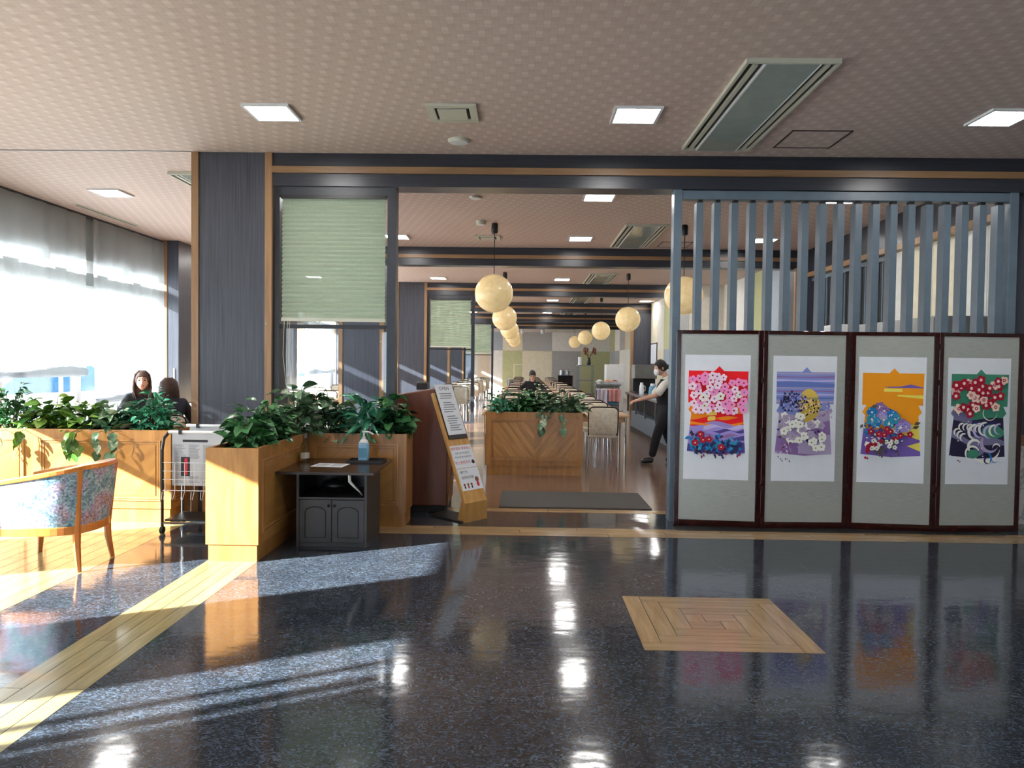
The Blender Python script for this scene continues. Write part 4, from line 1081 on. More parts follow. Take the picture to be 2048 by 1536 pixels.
def sweep_box(pts, hw, hh):
    m = MB(); vs = []; fs = []
    for i, p in enumerate(pts):
        a = Vector(pts[max(i - 1, 0)]); b = Vector(pts[min(i + 1, len(pts) - 1)]); t = (b - a); t.z = 0; t.normalize(); nn = Vector((t.y, -t.x, 0)); p = Vector(p)
        for sx, sz in ((-1, -1), (1, -1), (1, 1), (-1, 1)): vs.append(p + nn * hw * sx + Vector((0, 0, hh * sz)))
    n = len(pts)
    for i in range(n - 1):
        for k in range(4): fs.append((i * 4 + k, i * 4 + (k + 1) % 4, (i + 1) * 4 + (k + 1) % 4, (i + 1) * 4 + k))
    fs += [(0, 1, 2, 3), ((n - 1) * 4 + 3, (n - 1) * 4 + 2, (n - 1) * 4 + 1, (n - 1) * 4)]
    return m.add(vs, fs)
sweep_box(railpts(1.0, 0.94), 0.03, 0.016).build('top_rail', 'chair_wood', ac, False, 0.006)
sweep_box(railpts(0.0, 0.965), 0.022, 0.028).build('seat_rail', 'chair_wood', ac, False, 0.005)
for u in (0.02, 0.33, 0.67, 0.98):
    x, y = crv(u); zt = topz(u)
    MB().tube([(x * 1.0, y * 1.0, 0.27), (x * 1.08, y * 1.08, 0.27 + (zt - 0.27) * 0.5), (x * 1.15, y * 1.15, zt)], [0.021, 0.018, 0.02], 6).build('post', 'chair_wood', ac, False)
    MB().tube([(x * 0.98, y * 0.98, 0.29), (x * 1.0, y * 1.0, 0.16), (x * 1.09, y * 1.09, 0.0)], [0.026, 0.022, 0.015], 6).build('leg', 'chair_wood', ac, False)
MB().grid(lambda u, v: (-0.31 + 0.55 * u, (-0.235 + 0.47 * v) * (1 - 0.25 * max(0, u - 0.6)), 0.40 + 0.03 * sin(pi * u) * sin(pi * v)), 10, 10).box(-0.31, -0.225, 0.30, 0.2, 0.225, 0.40).build('seat_cushion', 'mosaic_upholstery', ac, False, smooth=True)

# ------------------------------------------------------------------ newspaper rack
nr = thing('newspaper_rack', 'black tube newspaper rack on castors between two planters', 'newspaper rack', (-2.72, 6.1, 0))
def hoop(x): return [(x, 5.94, 0.06), (x, 5.94, 0.70), (x, 5.97, 0.79), (x, 6.05, 0.83), (x, 6.2, 0.83), (x, 6.28, 0.78), (x, 6.30, 0.70), (x, 6.30, 0.06)]
for x in (-2.99, -2.42): MB().tube(hoop(x), 0.013, 8).build('side_hoop', 'black_plastic', nr)
for y, z in ((5.94, 0.09), (6.30, 0.09)): MB().tube([(-2.99, y, z), (-2.42, y, z)], 0.011, 8).build('base_bar', 'chrome', nr)
MB().box(-2.98, 5.96, 0.10, -2.43, 6.29, 0.115).build('bottom_shelf', 'black_plastic', nr)
for x in (-2.99, -2.42):
    for y in (5.94, 6.30): MB().tube([(x - 0.012, y, 0.03), (x + 0.012, y, 0.03)], 0.03, 12).build('castor', 'tyre', nr)
bk = MB()
for z in (0.46, 0.53, 0.60): bk.tube([(-2.96, 5.89, z), (-2.45, 5.89, z)], 0.002, 5)
for k in range(7):
    x = -2.95 + k * 0.08
    bk.tube([(x - 0.012, 5.885, 0.36), (x - 0.006, 5.86, 0.30), (x + 0.006, 5.86, 0.30), (x + 0.012, 5.885, 0.36), (x + 0.01, 5.89, 0.60)], 0.0022, 5)
bk.tube([(-2.96, 5.89, 0.37), (-2.45, 5.89, 0.37)], 0.004, 5)
bk.build('wire_basket', 'white_plastic', nr)
def newspaper(x0, y, zt, hgt, label, seed):
    t = thing('newspaper', label, 'newspaper', (x0 + 0.26, y, zt - hgt), group='newspapers on the rack'); rn = random.Random(seed)
    MB().box(x0, y - 0.004, zt - hgt, x0 + 0.50, y + 0.004, zt).build('sheets', 'newsprint', t)
    MB().tube([(x0 - 0.03, y, zt + 0.008), (x0 + 0.52, y, zt + 0.008)], 0.014, 8).build('hanging_rod', 'white_plastic', t)
    MB().box(x0 + 0.06, y - 0.018, zt - 0.01, x0 + 0.085, y + 0.018, zt + 0.026).build('clip', 'black_plastic', t)
    m = MB()
    m.box(x0 + 0.09, y - 0.0052, zt - 0.075, x0 + 0.30, y - 0.004, zt - 0.055, 1)
    for k in range(34):
        z = zt - 0.10 - k * 0.0095
        for c in range(4):
            if c == 1 and 12 < k < 28: continue
            m.box(x0 + 0.02 + c * 0.12, y - 0.0048, z, x0 + 0.02 + c * 0.12 + rn.uniform(0.06, 0.10), y - 0.004, z + 0.004, 0)
    m.box(x0 + 0.075, y - 0.005, zt - 0.36, x0 + 0.15, y - 0.004, zt - 0.2, 1); m.box(x0 + 0.105, y - 0.0056, zt - 0.35, x0 + 0.13, y - 0.005, zt - 0.21, 2)
    o = m.build('printed_columns', ['ink_grey', 'ink_black', 'ink_red'], t); o['kind'] = 'stuff'
newspaper(-2.93, 5.99, 0.835, 0.44, 'front newspaper hanging on the rack with a red picture', 1)
newspaper(-2.86, 6.16, 0.875, 0.44, 'rear newspaper hanging behind another on the rack', 2)

# ------------------------------------------------------------------ dark cabinet table
ct = thing('cabinet_table', 'dark brown cabinet table with two arched doors in front of the planter', 'cabinet', (-1.5, 5.9, 0))
cx0, cx1, cy0, cy1 = -1.76, -1.21, 5.59, 6.1; zt = 0.585
MB().box(-1.88, 5.46, zt, -1.13, 6.24, zt + 0.022).build('table_top', 'table_espresso', ct, bevel=0.003)
m = MB().box(cx0, cy0, 0.0, cx0 + 0.02, cy1, zt).box(cx1 - 0.02, cy0, 0, cx1, cy1, zt).box(cx0 + 0.02, cy1 - 0.015, 0, cx1 - 0.02, cy1, zt).box(cx0 + 0.02, cy0 + 0.02, 0, cx1 - 0.02, cy1 - 0.015, 0.03).box(cx0 + 0.02, cy0, 0.375, cx1 - 0.02, cy1 - 0.015, 0.39)
m.build('carcass', 'cabinet_espresso', ct)
for s, x0 in ((0, cx0 + 0.022), (1, (cx0 + cx1) / 2 + 0.002)):
    w = (cx1 - cx0) / 2 - 0.024
    d = MB().box(x0, cy0 + 0.002, 0.035, x0 + w, cy0 + 0.018, 0.37).build('door', 'cabinet_espresso', ct, bevel=0.002)
    mm = MB(); r = w / 2 - 0.045; c = x0 + w / 2
    pts = [(c - r, cy0 + 0.002, 0.075), (c - r, cy0 + 0.002, 0.27)] + [(c - r * cos(pi * k / 10), cy0 + 0.002, 0.27 + 0.045 * sin(pi * k / 10)) for k in range(1, 10)] + [(c + r, cy0 + 0.002, 0.27), (c + r, cy0 + 0.002, 0.075)]
    mm.tube(pts, 0.0045, 6, closed=True); mm.build('arched_moulding', 'cabinet_dark', d)
    kx = x0 + w - 0.02 if s == 0 else x0 + 0.02
    MB().ball((kx, cy0 - 0.008, 0.325), 0.011, 10, 8).build('knob', 'tube_bronze', d, smooth=True)
tag(MB().tube([(-1.33, 5.52, zt - 0.002), (-1.325, 5.51, 0.53), (-1.30, 5.54, 0.49), (-1.27, 5.62, 0.43), (-1.262, 5.66, 0.40)], [0.012, 0.012, 0.009, 0.006, 0.005], 6).build('cloth_tie', 'cloth_white'),
    'white cloth tie hanging under the edge of the dark table', 'strap')
hd = thing('black_bag', 'dark bundle lying on the open shelf of the cabinet', 'bag', (-1.52, 5.85, 0.39))
MB().ball((-1.52, 5.85, 0.445), (0.12, 0.09, 0.055), 14, 8, fn=lambda p: Vector((p.x, p.y, max(p.z, -0.054)))).build('body', 'black_plastic', hd, smooth=True)
MB().tube([(-1.56, 5.80, 0.49), (-1.54, 5.79, 0.53), (-1.49, 5.79, 0.53), (-1.47, 5.80, 0.49)], 0.005, 6).build('handle', 'black_plastic', hd)
ty = thing('tray', 'black tray under the blue hand sanitizer', 'tray', (-1.32, 6.08, zt + 0.022)); zz = zt + 0.0225
MB().box(-1.47, 5.98, zz, -1.17, 6.18, zz + 0.006).build('bottom', 'black_plastic', ty)
m = MB().box(-1.47, 5.98, zz + 0.006, -1.17, 5.99, zz + 0.018).box(-1.47, 6.17, zz + 0.006, -1.17, 6.18, zz + 0.018).box(-1.47, 5.99, zz + 0.006, -1.46, 6.17, zz + 0.018).box(-1.18, 5.99, zz + 0.006, -1.17, 6.17, zz + 0.018); m.build('rim', 'black_plastic', ty)
sp_ = thing('hand_sanitizer', 'blue hand sanitizer pump bottle standing on the black tray', 'bottle', (-1.345, 6.08, zz + 0.0065)); z0 = zz + 0.0065
MB().box(-1.388, 6.045, z0, -1.302, 6.115, z0 + 0.155).build('bottle', 'sanitizer_blue', sp_, bevel=0.014)
MB().box(-1.38, 6.0435, z0 + 0.03, -1.31, 6.0445, z0 + 0.11).build('label', 'bin_blue', sp_)
MB().lathe([(0.04, 0), (0.03, 0.022), (0.018, 0.03), (0.018, 0.05), (0.008, 0.052), (0.008, 0.085)], (-1.345, 6.08, z0 + 0.153), 16).build('collar', 'white_plastic', sp_, smooth=True)
MB().tube([(-1.36, 6.08, z0 + 0.245), (-1.30, 6.08, z0 + 0.243), (-1.265, 6.08, z0 + 0.225)], 0.008, 8).build('nozzle', 'white_plastic', sp_)
sb = thing('spray_bottle', 'clear bottle with pale label at the back of the dark table', 'bottle', (-1.87 + 0.05, 6.0, zt + 0.022)); bx, by, bz = -1.825, 6.02, zt + 0.0222
MB().lathe([(0.034, 0), (0.036, 0.01), (0.036, 0.13), (0.02, 0.17), (0.014, 0.18), (0.014, 0.2)], (bx, by, bz), 18).build('bottle', 'bottle_glass', sb, smooth=True)
MB().lathe([(0.0368, 0.03), (0.0368, 0.075)], (bx, by, bz), 18).build('label', 'vent_cream', sb, smooth=True)
MB().lathe([(0.016, 0.198), (0.016, 0.225), (0.01, 0.23)], (bx, by, bz), 14).build('cap', 'grey_plastic', sb, smooth=True)
nt = thing('notice_sheet', 'printed white sheet lying on the dark table', 'paper', (-1.57, 5.85, zt + 0.022)); Mn = Matrix.Translation((-1.56, 5.83, zt + 0.0225)) @ Matrix.Rotation(R(-6), 4, 'Z')
MB().box(-0.13, -0.1, 0, 0.13, 0.1, 0.0012, M=Mn).build('sheet', 'paper_white', nt)
m = MB()
for k in range(7):
    m.box(-0.11, 0.07 - k * 0.022, 0.0013, -0.005 - 0.01 * (k % 3), 0.078 - k * 0.022, 0.0016, M=Mn); m.box(0.01, 0.07 - k * 0.022, 0.0013, 0.11 - 0.012 * (k % 2), 0.078 - k * 0.022, 0.0016, M=Mn)
m.build('print', 'ink_grey', nt)['kind'] = 'stuff'

# ------------------------------------------------------------------ podium
pd = thing('reception_podium', 'dark reddish wood reception podium with slanted top', 'podium', (-0.98, 7.4, 0))
MB().prism([(-1.30, 0.06), (-0.73, 0.06), (-0.73, 1.205), (-0.78, 1.215), (-1.30, 1.12)], 6.98, 7.55, 'y').build('front_body', 'podium_wood', pd, bevel=0.012)
prof = [(7.55, 0.06), (7.72, 0.12), (7.8, 0.28), (7.8, 0.86), (7.74, 1.0), (7.55, 1.06)]
MB().prism(prof, -1.30, -0.745, 'x').build('rear_body', 'podium_wood', pd, bevel=0.01)
MB().box(-1.29, 7.0, 0, -0.75, 7.6, 0.06).build('plinth', 'slot_black', pd)
ck = thing('card_terminal', 'small black device standing on top of the podium', 'card terminal', (-1.02, 7.3, 1.16))
MB().prism([(7.24, 1.175), (7.40, 1.175), (7.40, 1.23), (7.30, 1.255), (7.26, 1.24)], -1.08, -0.97, 'x').build('body', 'black_plastic', ck, bevel=0.004)
MB().box(-1.07, 7.405, 1.18, -0.98, 7.41, 1.225).build('screen', 'slot_black', ck)

# ------------------------------------------------------------------ sign stand
def text_mesh(body, size, align='CENTER'):
    c = bpy.data.curves.new('text', 'FONT'); c.body = body; c.size = size; c.align_x = align; c.align_y = 'CENTER'; c.resolution_u = 2
    o = bpy.data.objects.new('text', c); COL.objects.link(o); dg = bpy.context.evaluated_depsgraph_get()
    me = bpy.data.meshes.new_from_object(o.evaluated_get(dg)); bpy.data.objects.remove(o); bpy.data.curves.remove(c)
    return me
sg = thing('sign_stand', 'leaning pale wood sign stand with menu and mobile phone notice', 'sign', (-0.42, 6.63, 0))
dirw = Vector((0.187, 0.22, 0)).normalized(); back = Vector((-dirw.y, dirw.x, 0)); up3 = (back * 0.45 + Vector((0, 0, 0.99))).normalized()
Wb = 0.29
P0 = Vector((-0.517, 6.52, 0.0))
# frame for the slanted face: x along width, y = into the board (back-down), z up the slope
sn = dirw.cross(up3).normalized()           # pointing out of the face (or in); make it point toward the back
if sn.dot(back) < 0: sn = -sn
def SM(h0): 
    o = P0 + Vector((0, 0, h0)); return Matrix(((dirw.x, sn.x, up3.x, o.x), (dirw.y, sn.y, up3.y, o.y), (dirw.z, sn.z, up3.z, o.z), (0, 0, 0, 1)))
M = SM(0.17); Ls = 1.09
MB().box(0, 0, 0, Wb, 0.03, Ls, M=M).build('board', 'sign_wood', sg, bevel=0.003)
MV = Matrix(((dirw.x, back.x, 0, P0.x), (dirw.y, back.y, 0, P0.y), (0, 0, 1, 0), (0, 0, 0, 1)))
MB().prism([(0.0, 0.0), (0.0, 0.175), (0.05, 0.19), (0.1, 0.0)], 0, Wb, 'x', M=MV @ Matrix(((1, 0, 0, 0), (0, 1, 0, 0), (0, 0, 1, 0), (0, 0, 0, 1)))).build('kick_block', 'sign_wood', sg)
MB().box(-0.02, 0.02, 0, Wb - 0.04, 0.5, 0.012, M=MV).build('base_plate', 'slot_black', sg)
q = MV @ Vector((Wb * 0.5, 0.40, 0.01)); q2 = M @ Vector((Wb * 0.5, 0.03, 0.62))
MB().tube([q, q2], 0.01, 8).build('support_rod', 'chrome', sg)
MB().box(0.03, -0.012, 0.62, Wb - 0.02, 0.0, 1.12, M=M).build('menu_holder', 'menu_dark', sg)
mp_ = MB().box(0.035, -0.0145, 0.66, Wb - 0.025, -0.012, 1.17, M=M).build('menu_sheet', 'paper_white', sg)
m = MB(); rn = random.Random(4)
for k in range(17):
    z = 1.07 - k * 0.023
    if k in (3, 9): continue
    a = rn.uniform(0.0, 0.03); m.box(0.06 + a, -0.0152, z, Wb - 0.06 - rn.uniform(0, 0.05), -0.0145, z + 0.008, M=M)
m.build('menu_lines', 'ink_grey', sg)['kind'] = 'stuff'
RX = Matrix.Rotation(pi / 2, 4, 'X')
def sign_text(body, size, x, z, mat, name='lettering', y=-0.0152):
    me = text_mesh(body, size); b = MB().mesh(me, M @ Matrix.Translation((x, y, z)) @ RX); bpy.data.meshes.remove(me)
    return b.build(name, mat, sg)
sign_text('OPEN', 0.05, Wb / 2, 1.125, 'ink_black')
MB().box(0.015, -0.003, 0.335, Wb - 0.005, 0, 0.555, M=M).build('phone_notice', 'paper_white', sg)
MB().box(0.018, -0.003, 0.12, Wb - 0.002, 0, 0.33, M=M).build('quiet_notice', 'paper_white', sg)
sign_text('携帯電話 使用禁止', 0.031, Wb / 2, 0.523, 'ink_red', y=-0.0036); sign_text('USE OF MOBILE', 0.027, Wb / 2, 0.478, 'ink_black', y=-0.0036)
sign_text('PHONE PROHIBITED', 0.023, Wb / 2, 0.44, 'ink_black', y=-0.0036); sign_text('禁止使用手机', 0.033, Wb / 2 - 0.025, 0.385, 'ink_red', y=-0.0036)
sign_text('餐厅内', 0.032, 0.095, 0.292, 'ink_black', y=-0.0036); sign_text('请保持安静', 0.032, 0.125, 0.24, 'ink_black', y=-0.0036)
def blobs(name, lst, mat):
    m = MB()
    for x, z, rx, rz in lst: m.prism([(x + rx * cos(2 * pi * j / 12), z + rz * sin(2 * pi * j / 12)) for j in range(12)], -0.0038, -0.003, 'y', M=M)
    m.build(name, mat, sg)
MB().lathe([(0.02, 0), (0.02, 0.0009)], (0, 0, 0), 20).build('phone_mark', 'ink_black', sg).matrix_basis = Matrix()
bpy.data.objects['phone_mark'].matrix_parent_inverse = Matrix(); bpy.data.objects['phone_mark'].matrix_basis = wm(sg).inverted() @ M @ Matrix.Translation((Wb - 0.035, -0.003, 0.385)) @ RX
for i, x in enumerate((0.06, 0.105, 0.15)):
    blobs('figure_mark', [(x, 0.175, 0.013, 0.013)], 'ink_brown'); blobs('figure_mark', [(x, 0.15, 0.009, 0.014)], 'ink_red' if i == 1 else 'ink_black')
blobs('figure_mark', [(0.235, 0.215, 0.024, 0.026)], 'ink_brown'); blobs('figure_mark', [(0.235, 0.17, 0.017, 0.026)], 'ink_red')

# ------------------------------------------------------------------ entrance mat
tag(MB().box(-0.235, 7.25, 0.0, 1.30, 8.15, 0.012).build('entrance_mat', 'entrance_carpet', bevel=0.004), 'grey entrance mat lying on the dining room floor', 'mat')
tag(MB().box(1.36, 6.36, 0.0, 4.2, 6.56, 0.0018).build('shadow_sheet', 'slot_black'), 'thin black sheet standing in for the shadow under the folding screen', 'mat')  # the screen's floor shadow, laid as a black sheet
# ------------------------------------------------------------------ dining chairs and tables
def rrect(w, h, r, n=5, z0=0.0, open_bottom=False):
    pts = []
    for cx, cz, a0 in ((w / 2 - r, z0 + h - r, 0), (-w / 2 + r, z0 + h - r, pi / 2), (-w / 2 + r, z0 + r, pi), (w / 2 - r, z0 + r, 1.5 * pi)):
        for k in range(n + 1): a = a0 + pi / 2 * k / n; pts.append((cx + r * cos(a), cz + r * sin(a)))
    return pts
def pad(poly, y0, y1, inset=0.012):
    cx = sum(p[0] for p in poly) / len(poly); cz = sum(p[1] for p in poly) / len(poly)
    small = [(cx + (x - cx) * 0.93, cz + (z - cz) * 0.93) for x, z in poly]; n = len(poly); e = (y1 - y0) * 0.3
    rings = [(small, y0), (poly, y0 + e), (poly, y1 - e), (small, y1)]
    vs = [(x, y, z) for pl_, y in rings for x, z in pl_]
    fs = [tuple(range(n)), tuple(reversed(range(3 * n, 4 * n)))] + [(r * n + i, r * n + (i + 1) % n, (r + 1) * n + (i + 1) % n, (r + 1) * n + i) for r in range(3) for i in range(n)]
    return vs, fs
LEAN = Matrix.Rotation(R(10), 4, 'X')
def chair_parts():
    d = {}
    vs, fs = pad(rrect(0.40, 0.40, 0.06, 4, 0.0), -0.02, 0.02)
    ML = Matrix.Translation((0, -0.20, 0.45)) @ LEAN
    d['backrest'] = MB().add([ML @ Vector(v) for v in vs], fs).data('backrest', 'cream_patterned_vinyl', True)
    hp = [(-0.20, 0, 0.0)] + [(x, 0, z) for x, z in reversed(rrect(0.415, 0.41, 0.075, 5, 0.0)[:12])] + [(0.20, 0, 0.0)]
    d['back_frame'] = MB().tube([ML @ Vector(p) for p in hp], 0.011, 6).data('back_frame', 'tube_bronze', True)
    vs, fs = pad(rrect(0.42, 0.42, 0.06, 4, -0.21), -0.028, 0.028)
    d['seat'] = MB().add([(x, z + 0.0, 0.44 - y) for x, y, z in vs], fs).data('seat', 'cream_patterned_vinyl', True)
    L = {}
    for sx in (-1, 1):
        L[sx, 1] = MB().tube([(sx * 0.17, 0.17, 0.43), (sx * 0.195, 0.20, 0.0)], 0.011, 6).data('leg', 'chrome', True)
        L[sx, -1] = MB().tube([(sx * 0.185, -0.18, 0.45), (sx * 0.205, -0.23, 0.0)], 0.011, 6).data('leg', 'chrome', True)
    d['leg'] = L
    j = MB()
    for me, mi in ((d['backrest'], 0), (d['seat'], 0), (d['back_frame'], 1)): j.mesh(me, None, mi)
    for me in L.values(): j.mesh(me, None, 2)
    d['all'] = j.data('dining_chair', ['cream_patterned_vinyl', 'tube_bronze', 'chrome'], True)
    return d
CH = chair_parts()
def chair(x, y, rz, label, group, full=True):
    if not full:
        o = link('dining_chair', CH['all']); o.location = (x, y, 0); o.rotation_euler = (0, 0, rz)
        return tag(o, label, 'chair', group)
    t = thing('dining_chair', label, 'chair', (x, y, 0), rz, group)
    link('seat', CH['seat'], t, False); link('backrest', CH['backrest'], t, False); link('back_frame', CH['back_frame'], t, False)
    for me in CH['leg'].values(): link('leg', me, t, False)
    return t
def table(x0, x1, y0, y1, label, group, full=True):
    t = thing('dining_table', label, 'table', ((x0 + x1) / 2, (y0 + y1) / 2, 0), 0, group)
    W, D = (x1 - x0) / 2, (y1 - y0) / 2
    MB().box(-W, -D, 0.695, W, D, 0.725).build('table_top', 'table_wood', t, False, 0.004)
    MB().box(-W + 0.05, -D + 0.05, 0.62, W - 0.05, D - 0.05, 0.695).build('apron', 'tube_bronze' if False else 'table_wood', t, False)
    for sx in (-1, 1):
        for sy in (-1, 1): MB().tube([(sx * (W - 0.045), sy * (D - 0.045), 0.695), (sx * (W - 0.045), sy * (D - 0.045), 0.0)], 0.016, 8).build('leg', 'chrome', t, False)
    return t
G1 = 'chairs at the long middle tables'
side = ['left', 'middle', 'right']
for k in range(11):
    y0 = 10.42 + 2.08 * k; full = k < 4
    table(-0.60, 1.52, y0, y0 + 0.75, 'long dining table in the middle, %s row from the entrance' % ORD[k], 'long middle dining tables')
    for i, x in enumerate((-0.22, 0.45, 1.13)):
        chair(x, y0 - 0.02 + (0.05 * sin(k * 3 + i)), 0.05 * sin(k * 5 + i * 2), 'cream chair on the near side of the %s long middle table, %s seat' % (ORD[k], side[i]), G1, full)
        if k == 3 and i == 1: pass
        chair(x, y0 + 0.80 + 0.06 * cos(k * 2 + i), pi + 0.05 * sin(k * 4 + i), 'cream chair on the far side of the %s long middle table, %s seat' % (ORD[k], side[i]), G1, full)
G2 = 'chairs at the tables beside the columns'
for k in range(6):
    y0 = 18.4 + 2.2 * k
    table(-2.25, -1.45, y0, y0 + 0.75, 'small dining table beside the columns, %s from the entrance' % ORD[k], 'small tables beside the columns')
    for i, x in enumerate((-2.05, -1.6)):
        chair(x, y0 - 0.08, 0, 'cream chair before the %s small table beside the columns, %s seat' % (ORD[k], ['left', 'right'][i]), G2, False)
    chair(-1.85, y0 + 0.84, pi, 'cream chair behind the %s small table beside the columns' % ORD[k], G2, False)
G3 = 'chairs at the window tables'
wt = [(8.0, -4.85, -3.75), (10.3, -4.85, -3.75), (13.3, -5.1, -3.5), (15.1, -5.1, -3.5), (18.6, -5.1, -3.5), (20.6, -5.1, -3.5)]
for k, (y0, xa, xb) in enumerate(wt):
    table(xa, xb, y0, y0 + 0.75, 'dining table by the windows, %s from the entrance' % ORD[k], 'window tables')
    for i in range(2):
        x = xa + (xb - xa) * (0.27 + 0.46 * i)
        if k == 0: continue
        chair(x, y0 - 0.1, 0, 'cream chair before the %s window table, %s seat' % (ORD[k], ['window side', 'aisle side'][i]), G3, k < 3)
        chair(x, y0 + 0.85, pi, 'cream chair behind the %s window table, %s seat' % (ORD[k], ['window side', 'aisle side'][i]), G3, False)
chair(-3.89, 7.88, 0.3, 'cream chair under the woman seen from behind', G3)
chair(-4.74, 8.88, pi + 0.3, 'cream chair under the woman facing the room', G3)
chair(-3.98, 8.95, pi + 0.2, 'empty cream chair beside the dark pilaster at the women\'s table', G3)

# table settings
def bottle(x, y, z, r, h, mat, label, capmat='white_plastic', cat='bottle', name='sauce_bottle', group='bottles on the tables'):
    t = thing(name, label, cat, (x, y, z), 0, group)
    MB().lathe([(r, 0), (r, h * 0.6), (r * 0.45, h * 0.78), (r * 0.45, h * 0.86)], seg=12).build('bottle', mat, t, False, smooth=True)
    MB().lathe([(r * 0.5, h * 0.86), (r * 0.5, h)], seg=10).build('cap', capmat, t, False)
def napkins(x, y, z, label):
    t = thing('napkin_holder', label, 'napkin holder', (x, y, z), 0, 'napkin holders on the tables')
    MB().box(-0.06, -0.04, 0, 0.06, 0.04, 0.01).box(-0.06, -0.04, 0.01, -0.05, 0.04, 0.09).box(0.05, -0.04, 0.01, 0.06, 0.04, 0.09).build('stand', 'steel', t, False)
    MB().box(-0.048, -0.045, 0.01, 0.048, 0.045, 0.11).build('napkins', 'paper_white', t, False)
for k in range(1, 9):
    y = 10.42 + 2.08 * k + 0.37
    for j, x in enumerate((-0.1, 0.95)):
        w = ['left', 'right'][j]
        bottle(x, y, 0.7255, 0.025, 0.14, 'brown_sauce', 'dark sauce bottle on the %s end of the %s long middle table' % (w, ORD[k]), 'ink_red')
        bottle(x + 0.09, y + 0.03, 0.7255, 0.028, 0.13, 'white_plastic', 'white squeeze bottle on the %s end of the %s long middle table' % (w, ORD[k]))
        napkins(x + 0.24, y, 0.7255, 'napkin holder on the %s end of the %s long middle table' % (w, ORD[k]))
t = thing('ice_bucket', 'steel bucket on a far middle table', 'bucket', (-0.45, 23.4, 0.7255)); MB().lathe([(0.09, 0), (0.12, 0.2), (0.125, 0.2), (0.125, 0.21), (0.11, 0.21), (0.08, 0.03)], seg=18).build('bucket_body', 'steel', t, False, smooth=True)
MB().tube([(-0.12, 0, 0.19), (-0.1, 0, 0.28), (0, 0, 0.32), (0.1, 0, 0.28), (0.12, 0, 0.19)], 0.005, 6).build('handle', 'steel', t, False)

# ------------------------------------------------------------------ service area on the right
bc = thing('buffet_counter', 'steel buffet counter with open dark shelf behind the waitress', 'counter', (2.75, 14.0, 0))
MB().box(2.28, 11.6, 0.80, 3.25, 16.4, 0.845).build('counter_top', 'steel', bc, bevel=0.006)
MB().box(2.42, 11.65, 0.09, 3.2, 16.35, 0.42).build('lower_body', 'slat_grey', bc)
MB().box(2.60, 11.65, 0.42, 3.2, 16.35, 0.80).build('recess', 'slot_black', bc)
for k in range(5): MB().box(2.32, 11.65 + k * 1.16, 0.42, 2.36, 11.69 + k * 1.16, 0.80).build('upright', 'steel', bc)
MB().box(2.40, 11.65, 0, 3.2, 16.35, 0.09).build('kick', 'frame_black', bc)
cm = thing('coffee_machine', 'grey coffee machine on the far end of the buffet counter', 'coffee machine', (2.6, 15.9, 0.845))
MB().box(2.38, 15.65, 1.16, 2.86, 16.15, 1.46).build('upper_case', 'grey_plastic', cm, bevel=0.01); MB().box(2.38, 15.85, 0.88, 2.86, 16.15, 1.16).build('back_case', 'black_plastic', cm); MB().box(2.38, 15.65, 0.846, 2.86, 16.15, 0.88).build('drip_tray', 'black_plastic', cm)
for i, (x, y, r, h, mt, lab) in enumerate(((2.42, 13.6, 0.09, 0.26, 'bin_blue', 'pale blue drink jug on the buffet counter'), (2.62, 13.2, 0.09, 0.24, 'bottle_glass', 'clear drink jug on the buffet counter'), (2.46, 15.2, 0.05, 0.24, 'white_plastic', 'white spray bottle on the buffet counter'))):
    t = thing('drink_jug' if i < 2 else 'spray_bottle', lab, 'jug' if i < 2 else 'bottle', (x, y, 0.8455))
    MB().lathe([(r * 0.9, 0), (r, h * 0.3), (r * 0.85, h * 0.75), (r * 0.6, h * 0.85)], seg=18).build('body', mt, t, False, smooth=True); MB().lathe([(r * 0.62, h * 0.85), (r * 0.62, h)], seg=16).build('lid', 'white_plastic', t, False)
    MB().tube([(r * 0.95, 0, h * 0.25), (r * 1.5, 0, h * 0.35), (r * 1.5, 0, h * 0.65), (r * 0.85, 0, h * 0.75)], 0.008, 6).build('handle', mt, t, False)
for i in range(4):
    t = thing('cup_stack', 'stack of white cups on the near end of the buffet counter, %s from the left' % ORD[i], 'cups', (2.36 + 0.13 * (i % 4), 12.3 + 0.06 * i, 0.8455), 0, 'stacked cups')
    MB().lathe([(0.03, 0), (0.04, 0.08), (0.043, 0.09), (0.043, 0.18), (0.04, 0.19), (0.036, 0.12)], seg=14).build('cup', 'white_plastic', t, False, smooth=True); MB().lathe([(0.042, 0.095), (0.045, 0.1), (0.045, 0.105)], seg=14).build('rim', 'bin_blue', t, False)
for i, (x, mt) in enumerate(((2.35, 'ink_brown'), (2.47, 'red_sauce'), (2.6, 'p_amber'))):
    bottle(x, 11.9, 0.8455, 0.03, 0.2, mt, ['brown', 'red', 'amber'][i] + ' bottle on the near end of the buffet counter', 'white_plastic', 'bottle', 'syrup_bottle', 'bottles on the counter')
tr = thing('service_trolley', 'blue grey service trolley draped with cloths', 'trolley', (1.9, 16.6, 0))
for z in (0.16, 0.52, 0.86): MB().box(1.68, 16.3, z, 2.12, 16.9, z + 0.03).build('shelf', 'steel', tr)
for x in (1.68, 2.10):
    for y in (16.3, 16.88): MB().box(x, y, 0.07, x + 0.02, y + 0.02, 0.95).build('post', 'steel', tr); MB().ball((x + 0.01, y + 0.01, 0.036), 0.036, 10, 6).build('castor', 'tyre', tr)
MB().box(1.86, 16.34, 0.552, 2.1, 16.8, 0.80).build('bin', 'bin_blue', tr)
